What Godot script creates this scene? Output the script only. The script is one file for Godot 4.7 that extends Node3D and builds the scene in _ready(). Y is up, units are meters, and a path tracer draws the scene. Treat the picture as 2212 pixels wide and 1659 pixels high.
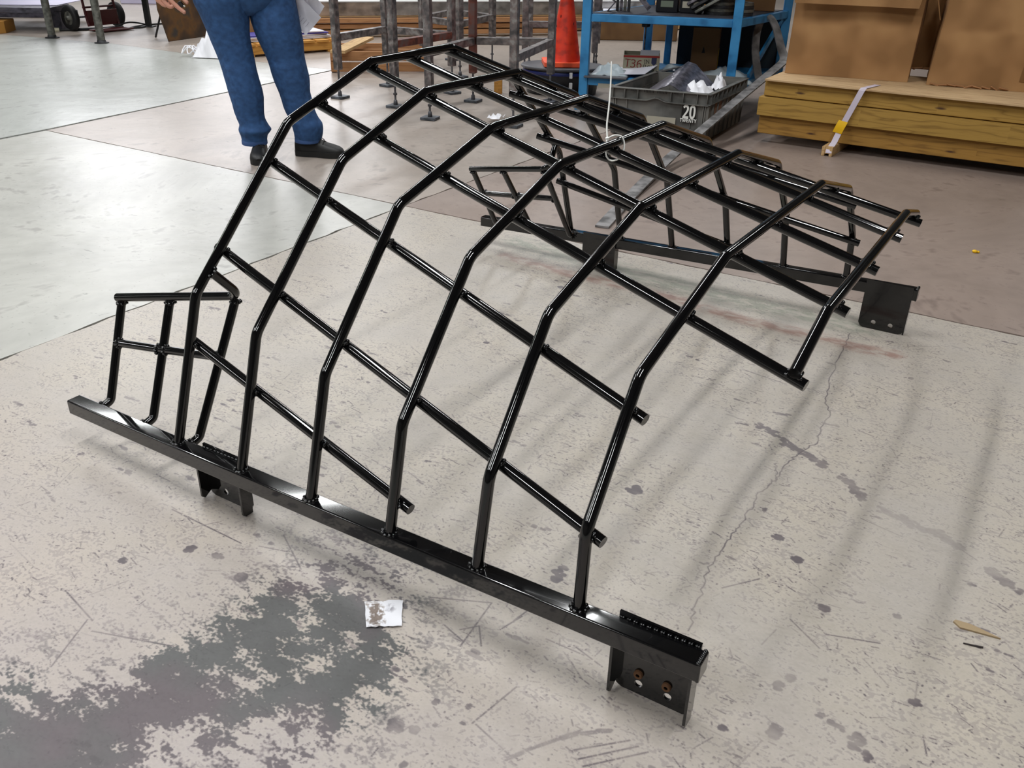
extends Node3D
# A black tubular steel guard on the concrete floor of a fabrication shop; metres, y up.
# The guard's mirror plane is z = 0, its side rails run along x, as do the slab joints.

const TUBE_R := 0.0112
const RAIL := 0.0385

const HOOPS := [
	[Vector3(-0.0020, 0.1253, 0.9399), Vector3(-0.0058, 0.4483, 0.8254), Vector3(-0.0155, 0.7652, 0.4876), Vector3(-0.0177, 0.8662, 0.1774), Vector3(-0.0188, 0.8668, -0.1785), Vector3(-0.0149, 0.7667, -0.4866), Vector3(-0.0058, 0.4483, -0.8254), Vector3(-0.0020, 0.1253, -0.9399)],
	[Vector3(0.2085, 0.1307, 0.9458), Vector3(0.2008, 0.4157, 0.8488), Vector3(0.1939, 0.7171, 0.5412), Vector3(0.1832, 0.8191, 0.2145), Vector3(0.1876, 0.8141, -0.2111), Vector3(0.1956, 0.7080, -0.5448), Vector3(0.2060, 0.4119, -0.8494), Vector3(0.2085, 0.1307, -0.9458)],
	[Vector3(0.4152, 0.1377, 0.9496), Vector3(0.4073, 0.3860, 0.8686), Vector3(0.3946, 0.6638, 0.5988), Vector3(0.3944, 0.7627, 0.2444), Vector3(0.3885, 0.7611, -0.2418), Vector3(0.4029, 0.6558, -0.5989), Vector3(0.4007, 0.3945, -0.8704), Vector3(0.4152, 0.1377, -0.9496)],
	[Vector3(0.6260, 0.1418, 0.9542), Vector3(0.6186, 0.3529, 0.8920), Vector3(0.6079, 0.6075, 0.6487), Vector3(0.5988, 0.7133, 0.2807), Vector3(0.6046, 0.7101, -0.2792), Vector3(0.6075, 0.6029, -0.6479), Vector3(0.6098, 0.3589, -0.8906), Vector3(0.6260, 0.1418, -0.9542)],
	[Vector3(0.8288, 0.1524, 0.9528), Vector3(0.8283, 0.3236, 0.9135), Vector3(0.8152, 0.5549, 0.6968), Vector3(0.8123, 0.6607, 0.3116), Vector3(0.8117, 0.6555, -0.3122), Vector3(0.8180, 0.5539, -0.6967), Vector3(0.8154, 0.3362, -0.9127), Vector3(0.8249, 0.1485, -0.9521)],
	[Vector3(1.0387, 0.1540, 0.9525), Vector3(1.0330, 0.3033, 0.9324), Vector3(1.0227, 0.5061, 0.7406), Vector3(1.0211, 0.6047, 0.3473), Vector3(1.0309, 0.6003, -0.3479), Vector3(1.0290, 0.4997, -0.7404), Vector3(1.0330, 0.3033, -0.9324), Vector3(1.0371, 0.1541, -0.9508)],
	[Vector3(1.2605, 0.1579, 0.9459), Vector3(1.2545, 0.2771, 0.9534), Vector3(1.2456, 0.4505, 0.7838), Vector3(1.2403, 0.5515, 0.3829), Vector3(1.2439, 0.5499, -0.3836), Vector3(1.2456, 0.4505, -0.7838), Vector3(1.2545, 0.2771, -0.9534), Vector3(1.2605, 0.1579, -0.9459)],
]
const STRINGERS := [
	[Vector3(-0.0355, 0.3421, 0.8400), Vector3(0.6531, 0.1865, 0.9211)],  # A
	[Vector3(-0.0390, 0.5212, 0.7190), Vector3(1.0604, 0.2829, 0.9228)],  # B
	[Vector3(-0.0440, 0.6879, 0.5407), Vector3(1.0535, 0.4425, 0.7723)],  # C
	[Vector3(-0.0471, 0.7900, 0.3624), Vector3(1.2641, 0.4797, 0.5668)],  # D
	[Vector3(-0.0487, 0.8533, 0.1678), Vector3(1.2657, 0.5244, 0.3020)],  # E
	[Vector3(-0.0493, 0.8537, -0.0186), Vector3(1.2645, 0.5245, 0.0261)],  # F
	[Vector3(-0.0498, 0.8540, -0.1968), Vector3(1.2644, 0.5242, -0.2468)],  # G
]

var M := {}
var used := {}
var rng := RandomNumberGenerator.new()


# ------------------------------------------------------------------ mesh building
class MB:
	var v := PackedVector3Array()
	var n := PackedVector3Array()
	var t := PackedVector2Array()

	func tri(a: Vector3, b: Vector3, c: Vector3, na: Vector3, nb: Vector3, nc: Vector3, ua := Vector2.ZERO, ub := Vector2.ZERO, uc := Vector2.ZERO) -> void:
		var g := (b - a).cross(c - a)
		if g.length_squared() < 1e-16:
			return
		if g.dot(na + nb + nc) > 0.0:   # front faces run clockwise
			v.append(a); v.append(c); v.append(b)
			n.append(na); n.append(nc); n.append(nb)
			t.append(ua); t.append(uc); t.append(ub)
		else:
			v.append(a); v.append(b); v.append(c)
			n.append(na); n.append(nb); n.append(nc)
			t.append(ua); t.append(ub); t.append(uc)

	func quad(a: Vector3, b: Vector3, c: Vector3, d: Vector3, na: Vector3, nb: Vector3, nc: Vector3, nd: Vector3, ua := Vector2.ZERO, ub := Vector2.ZERO, uc := Vector2.ZERO, ud := Vector2.ZERO) -> void:
		tri(a, b, c, na, nb, nc, ua, ub, uc)
		tri(a, c, d, na, nc, nd, ua, uc, ud)

	func flat(a: Vector3, b: Vector3, c: Vector3, d: Vector3, out: Vector3, uv := 1.0) -> void:
		var g := (b - a).cross(c - a)
		if g.length_squared() < 1e-18:
			g = (c - a).cross(d - a)
		g = g.normalized()
		if g.dot(out) < 0.0:
			g = -g
		var e := (b - a).length() * uv
		var f := (d - a).length() * uv
		quad(a, b, c, d, g, g, g, g, Vector2.ZERO, Vector2(e, 0), Vector2(e, f), Vector2(0, f))

	# a box with its edges chamfered; uvs in metres, u along the box's x
	func box(c: Vector3, s: Vector3, b := Basis.IDENTITY, bev := 0.0, off := Vector2.ZERO) -> void:
		var h := s * 0.5
		bev = minf(bev, minf(h.x, minf(h.y, h.z)) * 0.9)
		for ax in 3:
			for sg in [-1.0, 1.0]:
				var nn := Vector3.ZERO
				nn[ax] = sg
				var a1 := (ax + 1) % 3
				var a2 := (ax + 2) % 3
				if ax == 1:
					a1 = 0
					a2 = 2
				if ax == 2:
					a1 = 0
					a2 = 1
				if ax == 0:
					a1 = 2
					a2 = 1
				var p := []
				var q := []
				for k in [[-1, -1], [1, -1], [1, 1], [-1, 1]]:
					var w := Vector3.ZERO
					w[ax] = sg * h[ax]
					w[a1] = k[0] * (h[a1] - bev)
					w[a2] = k[1] * (h[a2] - bev)
					p.append(c + b * w)
					q.append(Vector2(w[a1], w[a2]) + off)
				var wn := b * nn
				quad(p[0], p[1], p[2], p[3], wn, wn, wn, wn, q[0], q[1], q[2], q[3])
		if bev <= 0.0:
			return
		for ax in 3:
			var a1 := (ax + 1) % 3
			var a2 := (ax + 2) % 3
			for s1 in [-1.0, 1.0]:
				for s2 in [-1.0, 1.0]:
					var p := []
					for e in [-1.0, 1.0]:
						for k in 2:
							var w := Vector3.ZERO
							w[ax] = e * (h[ax] - bev)
							w[a1] = s1 * (h[a1] - (bev if k == 0 else 0.0))
							w[a2] = s2 * (h[a2] - (0.0 if k == 0 else bev))
							p.append(c + b * w)
					var n1 := Vector3.ZERO
					var n2 := Vector3.ZERO
					n1[a2] = s2
					n2[a1] = s1
					n1 = b * n1
					n2 = b * n2
					quad(p[0], p[1], p[3], p[2], n1, n2, n2, n1)
		for sx in [-1.0, 1.0]:
			for sy in [-1.0, 1.0]:
				for sz in [-1.0, 1.0]:
					var o := Vector3(sx, sy, sz)
					var k := Vector3(sx * h.x, sy * h.y, sz * h.z)
					tri(c + b * (k - Vector3(0, sy, sz) * bev), c + b * (k - Vector3(sx, 0, sz) * bev), c + b * (k - Vector3(sx, sy, 0) * bev), b * Vector3(sx, 0, 0), b * Vector3(0, sy, 0), b * Vector3(0, 0, sz))
					o = o

	# a bar of rectangular section between two points; w across, h along `up`
	func bar(a: Vector3, e: Vector3, w: float, h: float, up := Vector3.UP, bev := 0.002, off := Vector2.ZERO) -> void:
		var x := (e - a).normalized()
		var z := x.cross(up).normalized()
		var y := z.cross(x).normalized()
		box((a + e) * 0.5, Vector3((e - a).length(), h, w), Basis(x, y, z), bev, off)

	func tube(pts: Array, r: float, sides := 16, caps := true, r2 := -1.0) -> void:
		var m := pts.size()
		var dirs := []
		for i in m:
			var d := Vector3.ZERO
			if i > 0:
				d += (pts[i] - pts[i - 1]).normalized()
			if i < m - 1:
				d += (pts[i + 1] - pts[i]).normalized()
			dirs.append(d.normalized())
		var ref := Vector3.UP if absf(dirs[0].y) < 0.9 else Vector3.RIGHT
		var x: Vector3 = ref.cross(dirs[0]).normalized()
		var last := []
		var lastn := []
		var run := 0.0
		for i in m:
			var d: Vector3 = dirs[i]
			x = (x - d * x.dot(d)).normalized()
			var y := d.cross(x)
			var rr := r if r2 < 0.0 else lerpf(r, r2, float(i) / (m - 1))
			var ring := []
			var rn := []
			for k in sides + 1:
				var an := TAU * k / sides
				var o := x * cos(an) + y * sin(an)
				rn.append(o)
				ring.append(pts[i] + o * rr)
			if i > 0:
				var l: float = (pts[i] - pts[i - 1]).length()
				for k in sides:
					var u0 := Vector2(run, r * TAU * k / sides)
					var u1 := Vector2(run, r * TAU * (k + 1) / sides)
					quad(last[k], last[k + 1], ring[k + 1], ring[k], lastn[k], lastn[k + 1], rn[k + 1], rn[k], u0, u1, u1 + Vector2(l, 0), u0 + Vector2(l, 0))
				run += l
			if caps and (i == 0 or i == m - 1):
				var cn := -d if i == 0 else d
				for k in sides:
					tri(pts[i], ring[k], ring[k + 1], cn, cn, cn)
			last = ring
			lastn = rn

	# solid of revolution about the y axis of `xf`; profile is [radius, height] pairs
	func lathe(prof: Array, sides: int, xf: Transform3D, hard := false) -> void:
		var pn := []
		for i in prof.size():
			var a: Array = prof[maxi(i - 1, 0)]
			var b: Array = prof[mini(i + 1, prof.size() - 1)]
			var d := Vector2(b[0] - a[0], b[1] - a[1]).normalized()
			pn.append(Vector2(d.y, -d.x))
		for i in prof.size() - 1:
			var n0: Vector2 = pn[i]
			var n1: Vector2 = pn[i + 1]
			if hard:
				var d := Vector2(prof[i + 1][0] - prof[i][0], prof[i + 1][1] - prof[i][1]).normalized()
				n0 = Vector2(d.y, -d.x)
				n1 = n0
			for k in sides:
				var p := []
				var q := []
				for e in [[i, k, n0], [i, k + 1, n0], [i + 1, k + 1, n1], [i + 1, k, n1]]:
					var an: float = TAU * e[1] / sides
					p.append(xf * Vector3(cos(an) * prof[e[0]][0], prof[e[0]][1], sin(an) * prof[e[0]][0]))
					q.append(xf.basis * Vector3(cos(an) * e[2].x, e[2].y, sin(an) * e[2].x))
				quad(p[0], p[1], p[2], p[3], q[0], q[1], q[2], q[3])

	# a flat outline given thickness; the outline lies in xf's xy plane, thickness along z
	func prism(poly: PackedVector2Array, depth: float, xf: Transform3D) -> void:
		var id := Geometry2D.triangulate_polygon(poly)
		for sg in [-0.5, 0.5]:
			var nn: Vector3 = (xf.basis.z * signf(sg)).normalized()
			for i in range(0, id.size(), 3):
				var p := []
				for k in 3:
					p.append(xf * Vector3(poly[id[i + k]].x, poly[id[i + k]].y, depth * sg))
				tri(p[0], p[1], p[2], nn, nn, nn, poly[id[i]], poly[id[i + 1]], poly[id[i + 2]])
		var area := 0.0
		for i in poly.size():
			area += poly[i].cross(poly[(i + 1) % poly.size()])
		for i in poly.size():
			var a := poly[i]
			var b := poly[(i + 1) % poly.size()]
			var o := Vector2(b.y - a.y, a.x - b.x).normalized() * signf(area)
			var on := (xf.basis * Vector3(o.x, o.y, 0)).normalized()
			quad(xf * Vector3(a.x, a.y, -depth / 2), xf * Vector3(b.x, b.y, -depth / 2), xf * Vector3(b.x, b.y, depth / 2), xf * Vector3(a.x, a.y, depth / 2), on, on, on, on)

	# skin through rings of equal size, with smooth normals; ends closed to their middles
	func loft(rings: Array, caps := true) -> void:
		var m := rings.size()
		var s: int = rings[0].size()
		var nm := []
		for i in m:
			var c := Vector3.ZERO
			for q in rings[i]:
				c += q
			c /= s
			var row := []
			for k in s:
				var du: Vector3 = rings[i][(k + 1) % s] - rings[i][(k + s - 1) % s]
				var dv: Vector3 = rings[mini(i + 1, m - 1)][k] - rings[maxi(i - 1, 0)][k]
				var g := du.cross(dv)
				if g.length() < 1e-12:
					g = rings[i][k] - c
				g = g.normalized()
				if g.dot(rings[i][k] - c) < 0.0:
					g = -g
				row.append(g)
			nm.append(row)
		for i in m - 1:
			for k in s:
				var l := (k + 1) % s
				quad(rings[i][k], rings[i][l], rings[i + 1][l], rings[i + 1][k], nm[i][k], nm[i][l], nm[i + 1][l], nm[i + 1][k], Vector2(float(k) / s, i * 0.1), Vector2(float(k + 1) / s, i * 0.1), Vector2(float(k + 1) / s, i * 0.1 + 0.1), Vector2(float(k) / s, i * 0.1 + 0.1))
		if caps:
			for e in [0, m - 1]:
				var c := Vector3.ZERO
				for q in rings[e]:
					c += q
				c /= s
				var o: Vector3 = Vector3.ZERO
				for k in s:
					o += rings[e][k] - rings[1 if e == 0 else m - 2][k]
				o = o.normalized()
				for k in s:
					tri(c, rings[e][k], rings[e][(k + 1) % s], o, o, o)

	# an ellipsoid
	func blob(c: Vector3, r: Vector3, b := Basis.IDENTITY, u := 12, w := 8) -> void:
		for i in w:
			for k in u:
				var p := []
				var q := []
				for e in [[i, k], [i, k + 1], [i + 1, k + 1], [i + 1, k]]:
					var th: float = PI * e[0] / w
					var ph: float = TAU * e[1] / u
					var o := Vector3(sin(th) * cos(ph), cos(th), sin(th) * sin(ph))
					p.append(c + b * (o * r))
					q.append((b * (o / r)).normalized())
				quad(p[0], p[1], p[2], p[3], q[0], q[1], q[2], q[3])

	# a sheet over a grid of points, given a thickness
	func sheet(g: Array, thick: float) -> void:
		var rows := g.size()
		var cols: int = g[0].size()
		var nn := []
		for i in rows:
			var r := []
			for k in cols:
				var du: Vector3 = g[i][mini(k + 1, cols - 1)] - g[i][maxi(k - 1, 0)]
				var dv: Vector3 = g[mini(i + 1, rows - 1)][k] - g[maxi(i - 1, 0)][k]
				r.append(dv.cross(du).normalized())
			nn.append(r)
		for i in rows - 1:
			for k in cols - 1:
				var u := [Vector2(float(k) / (cols - 1), float(i) / (rows - 1)), Vector2(float(k + 1) / (cols - 1), float(i) / (rows - 1)), Vector2(float(k + 1) / (cols - 1), float(i + 1) / (rows - 1)), Vector2(float(k) / (cols - 1), float(i + 1) / (rows - 1))]
				for sg in [1.0, -1.0]:
					var o: float = thick * 0.5 * sg
					var a: Vector3 = nn[i][k] * sg
					var b: Vector3 = nn[i][k + 1] * sg
					var c: Vector3 = nn[i + 1][k + 1] * sg
					var d: Vector3 = nn[i + 1][k] * sg
					quad(g[i][k] + nn[i][k] * o, g[i][k + 1] + nn[i][k + 1] * o, g[i + 1][k + 1] + nn[i + 1][k + 1] * o, g[i + 1][k] + nn[i + 1][k] * o, a, b, c, d, u[0], u[1], u[2], u[3])
		var rim := []
		for k in cols:
			rim.append([0, k])
		for i in range(1, rows):
			rim.append([i, cols - 1])
		for k in range(cols - 2, -1, -1):
			rim.append([rows - 1, k])
		for i in range(rows - 2, 0, -1):
			rim.append([i, 0])
		var mid: Vector3 = g[rows / 2][cols / 2]
		for j in rim.size():
			var e: Array = rim[j]
			var f: Array = rim[(j + 1) % rim.size()]
			var a: Vector3 = g[e[0]][e[1]]
			var b: Vector3 = g[f[0]][f[1]]
			var na: Vector3 = nn[e[0]][e[1]] * thick * 0.5
			var nb: Vector3 = nn[f[0]][f[1]] * thick * 0.5
			flat(a + na, b + nb, b - nb, a - na, a - mid)

	func mesh() -> ArrayMesh:
		var arr := []
		arr.resize(Mesh.ARRAY_MAX)
		arr[Mesh.ARRAY_VERTEX] = v
		arr[Mesh.ARRAY_NORMAL] = n
		arr[Mesh.ARRAY_TEX_UV] = t
		var am := ArrayMesh.new()
		am.add_surface_from_arrays(Mesh.PRIMITIVE_TRIANGLES, arr)
		return am


# a path whose corners are rounded with the given radius
func fillet(p: Array, r: float, steps := 6) -> Array:
	var out := [p[0]]
	for i in range(1, p.size() - 1):
		var a: Vector3 = (p[i - 1] - p[i]).normalized()
		var b: Vector3 = (p[i + 1] - p[i]).normalized()
		var half := a.angle_to(b) * 0.5
		if half > PI * 0.498:
			out.append(p[i])
			continue
		var l := minf(r / tan(half), minf((p[i - 1] - p[i]).length(), (p[i + 1] - p[i]).length()) * 0.48)
		var rr := l * tan(half)
		var mid := (a + b).normalized()
		var c: Vector3 = p[i] + mid * (rr / sin(half))
		var s: Vector3 = p[i] + a * l - c
		var e: Vector3 = p[i] + b * l - c
		for k in steps + 1:
			out.append(c + s.slerp(e, float(k) / steps))
	out.append(p[p.size() - 1])
	return out


func smooth(p: Array, per := 8) -> Array:
	var out := []
	var m := p.size()
	for i in m - 1:
		for k in per:
			out.append(p[i].cubic_interpolate(p[i + 1], p[maxi(i - 1, 0)], p[mini(i + 2, m - 1)], float(k) / per))
	out.append(p[m - 1])
	return out


# ------------------------------------------------------------------ nodes
func numbered(called: String) -> String:
	if not used.has(called):
		used[called] = 0
		return called
	used[called] += 1
	return "%s_%03d" % [called, used[called]]


func meta(o: Node, label: String, category: String, group := "") -> void:
	o.set_meta("label", label)
	o.set_meta("category", category)
	if group:
		o.set_meta("group", group)


func thing(called: String, label: String, category: String, at := Vector3.ZERO, turn := 0.0, group := "") -> Node3D:
	var o := Node3D.new()
	o.name = numbered(called)
	o.position = at
	o.rotation.y = turn
	meta(o, label, category, group)
	add_child(o, true)
	return o


func part(called: String, st, m: Material, parent: Node3D) -> MeshInstance3D:
	var o := MeshInstance3D.new()
	o.name = called if parent != self else numbered(called)
	o.mesh = st if st is Mesh else st.mesh()
	o.material_override = m
	parent.add_child(o, true)
	return o


func single(called: String, st, m: Material, label: String, category: String, group := "", at := Vector3.ZERO, turn := 0.0) -> MeshInstance3D:
	var o := part(called, st, m, self)
	o.position = at
	o.rotation.y = turn
	meta(o, label, category, group)
	return o


func struct(called: String, st, m: Material) -> MeshInstance3D:
	var o := part(called, st, m, self)
	o.set_meta("kind", "structure")
	return o


# ------------------------------------------------------------------ materials
func mat(c: Color, rough := 0.6, metal := 0.0, spec := 0.5) -> StandardMaterial3D:
	var m := StandardMaterial3D.new()
	m.albedo_color = c
	m.roughness = rough
	m.metallic = metal
	m.metallic_specular = spec
	return m


func textured(tex: Texture2D, tint: Color, scale: float, rough := 0.7, metal := 0.0, tri := true) -> StandardMaterial3D:
	var m := mat(tint, rough, metal)
	m.albedo_texture = tex
	m.uv1_scale = Vector3.ONE * scale
	m.uv1_triplanar = tri
	return m


func noise(freq: float, sd: int, oct := 4, kind := FastNoiseLite.TYPE_SIMPLEX_SMOOTH) -> FastNoiseLite:
	var f := FastNoiseLite.new()
	f.noise_type = kind
	f.frequency = freq
	f.seed = sd
	f.fractal_octaves = oct
	return f


func ramp_tex(freq: float, sd: int, cols: Array, stops: Array, size := 512, oct := 5) -> NoiseTexture2D:
	var g := Gradient.new()
	g.colors = PackedColorArray(cols)
	g.offsets = PackedFloat32Array(stops)
	var t := NoiseTexture2D.new()
	t.width = size
	t.height = size
	t.seamless = true
	t.noise = noise(freq, sd, oct)
	t.color_ramp = g
	return t


# straight or arched grain along u, with knots
func wood_image(sd: int, light: Color, dark: Color, rings: float, knots: int) -> ImageTexture:
	var s := 384
	var nz := noise(0.01, sd, 3)
	var fine := noise(0.2, sd + 1, 2)
	rng.seed = sd
	var ks := []
	for i in knots:
		ks.append([rng.randf() * s, rng.randf() * s, rng.randf_range(5, 9)])
	var data := PackedByteArray()
	data.resize(s * s * 3)
	for y in s:
		for x in s:
			var w := nz.get_noise_2d(x * 0.35, y * 1.0) * 1.6
			var kn := 0.0
			for k in ks:
				var dx: float = absf(x - k[0])
				var dy: float = absf(y - k[1])
				dx = minf(dx, s - dx) * 0.55
				dy = minf(dy, s - dy)
				var d: float = sqrt(dx * dx + dy * dy)
				w += 1.3 * exp(-d / (k[2] * 3.0))
				kn = maxf(kn, clampf(1.4 - d / k[2], 0.0, 1.0))
			var f := absf(fposmod(y * rings / s + w * rings * 0.12, 1.0) - 0.5) * 2.0
			f = pow(f, 3.0) * 0.6 + fine.get_noise_2d(x * 0.05, y) * 0.22
			var c := light.lerp(dark, clampf(f, 0.0, 1.0)).lerp(Color(0.19, 0.1, 0.06), kn * 0.8)
			var i := (y * s + x) * 3
			data[i] = int(c.r * 255)
			data[i + 1] = int(c.g * 255)
			data[i + 2] = int(c.b * 255)
	return ImageTexture.create_from_image(Image.create_from_data(s, s, false, Image.FORMAT_RGB8, data))


func _ready() -> void:
	rng.seed = 7
	# ---- camera
	var cam := Camera3D.new()
	cam.name = "camera"
	cam.position = Vector3(1.5355, 1.1970, 2.0034)
	cam.basis = Basis.from_euler(Vector3(-0.487062, 0.547203, 0.019559))
	cam.fov = rad_to_deg(2.0 * atan(829.5 / 1901.878))
	cam.near = 0.05
	cam.far = 80.0
	add_child(cam)
	cam.make_current()
	# ---- surroundings and exposure
	var env := Environment.new()
	env.background_mode = Environment.BG_COLOR
	env.background_color = Color(0.62, 0.66, 0.7)
	env.tonemap_mode = Environment.TONE_MAPPER_LINEAR
	env.tonemap_exposure = 1.0
	env.sdfgi_enabled = true
	env.ssao_enabled = true
	env.ssil_enabled = true
	var we := WorldEnvironment.new()
	we.name = "surroundings"
	we.environment = env
	add_child(we)
	materials()
	# ---- lights: the shop's ceiling strips and its high windows
	for q in LAMPS:
		ceiling_lamp(q[0], q[1], q[2])
	windows()
	room()
	floor_slabs()
	guard()
	zip_tie()
	debris()
	person()
	stands()
	timber_and_boxes()
	rack()
	crate()
	cone_and_tub()
	strap()
	far_left()
	far_middle()


# ceiling strips: x, z, strength
const LAMPS := [
	[-9.5, -10.0, 1.0], [-9.5, -4.5, 1.0], [-9.5, 1.0, 1.0], [-9.5, 6.0, 1.0],
	[-5.5, -10.0, 1.0], [-5.5, -4.5, 1.0], [-5.5, 1.0, 1.0], [-5.5, 6.0, 1.0],
	[-1.6, -10.0, 0.6], [-1.6, -4.6, 0.7], [-1.6, 0.4, 1.0], [-1.6, 5.5, 1.0],
	[2.4, 0.6, 1.0], [2.4, 5.5, 1.0], [2.4, -10.0, 0.3],
]
const LAMP_X := [-9.5, -5.5, -1.6, 2.4]
const LAMP_Y := 5.2
const LAMP_POWER := 12.6


func ceiling_lamp(x: float, z: float, k: float) -> void:
	var o := thing("ceiling_lamp", "ceiling strip lamp, row %d from the left wall, number %d from the back" % [1 + LAMP_X.find(x), 1 + int((z + 10.5) / 5.0)], "lamp", Vector3(x, LAMP_Y, z), 0.0, "ceiling strip lamps")
	var b := MB.new()
	b.box(Vector3(0, 0.06, 0), Vector3(0.3, 0.08, 2.44), Basis.IDENTITY, 0.01)
	part("housing", b, M.white_paint, o)
	for s in [-0.075, 0.075]:
		var g := MB.new()
		g.tube([Vector3(s, 0.0, -1.2), Vector3(s, 0.0, 1.2)], 0.018, 10)
		part("tube", g, M.lamp_glow, o)
	for s in [-1.0, 1.0]:
		var c := MB.new()
		c.tube([Vector3(0, 0.1, s), Vector3(0, 1.3, s)], 0.004, 6)
		part("hanger", c, M.raw_steel, o)
	var l := AreaLight3D.new()
	l.name = "light"
	l.area_size = Vector2(0.24, 2.4)
	l.area_normalize_energy = true
	l.light_energy = LAMP_POWER * k
	l.light_color = Color(0.98, 0.985, 0.985)
	l.shadow_enabled = true
	l.set("area_range", 40.0)
	l.rotation.x = -PI / 2
	l.position.y = -0.03
	o.add_child(l)


func windows() -> void:
	# three high windows of frosted panes in the left wall
	for i in 3:
		var zc: float = [-9.2, -12.4, -15.8][i]
		var o := MB.new()
		var w := 2.5
		for s in [-1, 1]:
			o.box(Vector3(-14.95, 4.3, zc + s * (w / 2 + 0.05)), Vector3(0.3, 3.8, 0.1))
			o.box(Vector3(-14.95, 4.3 + s * 1.85, zc), Vector3(0.3, 0.1, w))
		o.box(Vector3(-14.93, 4.3, zc), Vector3(0.08, 3.6, 0.06))
		var f := struct("window_%d" % (i + 1), o, M.dark_paint)
		for r in 2:
			for c in 2:
				var g := MB.new()
				g.box(Vector3(-14.95, 3.42 + 1.76 * r, zc - 0.63 + 1.26 * c), Vector3(0.02, 1.7, 1.2))
				part("pane", g, M.pane_glow, f)
		var l := AreaLight3D.new()
		l.name = "daylight"
		l.area_size = Vector2(w, 3.4)
		l.area_normalize_energy = true
		l.light_energy = WINDOW_POWER
		l.light_color = Color(0.98, 0.98, 1.0)
		l.shadow_enabled = true
		l.set("area_range", 60.0)
		l.position = Vector3(-14.88, 4.3, zc)
		l.rotation.y = -PI / 2
		add_child(l, true)


const WINDOW_POWER := 11.0


func room() -> void:
	var b := MB.new()
	var H := 7.0
	# left wall with the three window openings
	b.box(Vector3(-15.1, 1.2, -6.0), Vector3(0.3, 2.4, 30.0))
	b.box(Vector3(-15.1, 6.6, -6.0), Vector3(0.3, 0.8, 30.0))
	var cuts := [-21.0, -17.1, -14.5, -13.7, -11.1, -10.5, -7.9, 9.0]
	for i in range(0, 8, 2):
		b.box(Vector3(-15.1, 4.3, (cuts[i] + cuts[i + 1]) / 2), Vector3(0.3, 3.8, cuts[i + 1] - cuts[i]))
	struct("wall_left", b, M.wall)
	b = MB.new()
	b.box(Vector3(7.15, H / 2, -6.0), Vector3(0.3, H, 30.0))
	struct("wall_right", b, M.wall_dark)
	b = MB.new()
	b.box(Vector3(-4.0, H / 2, -21.15), Vector3(22.6, H, 0.3))
	struct("wall_back", b, M.wall)
	b = MB.new()
	b.box(Vector3(-4.0, H / 2, 9.15), Vector3(22.6, H, 0.3))
	struct("wall_front", b, M.wall_dark)
	b = MB.new()
	b.box(Vector3(-4.0, H + 0.1, -6.0), Vector3(22.6, 0.2, 30.6))
	struct("ceiling", b, M.wall_dark)


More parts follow.
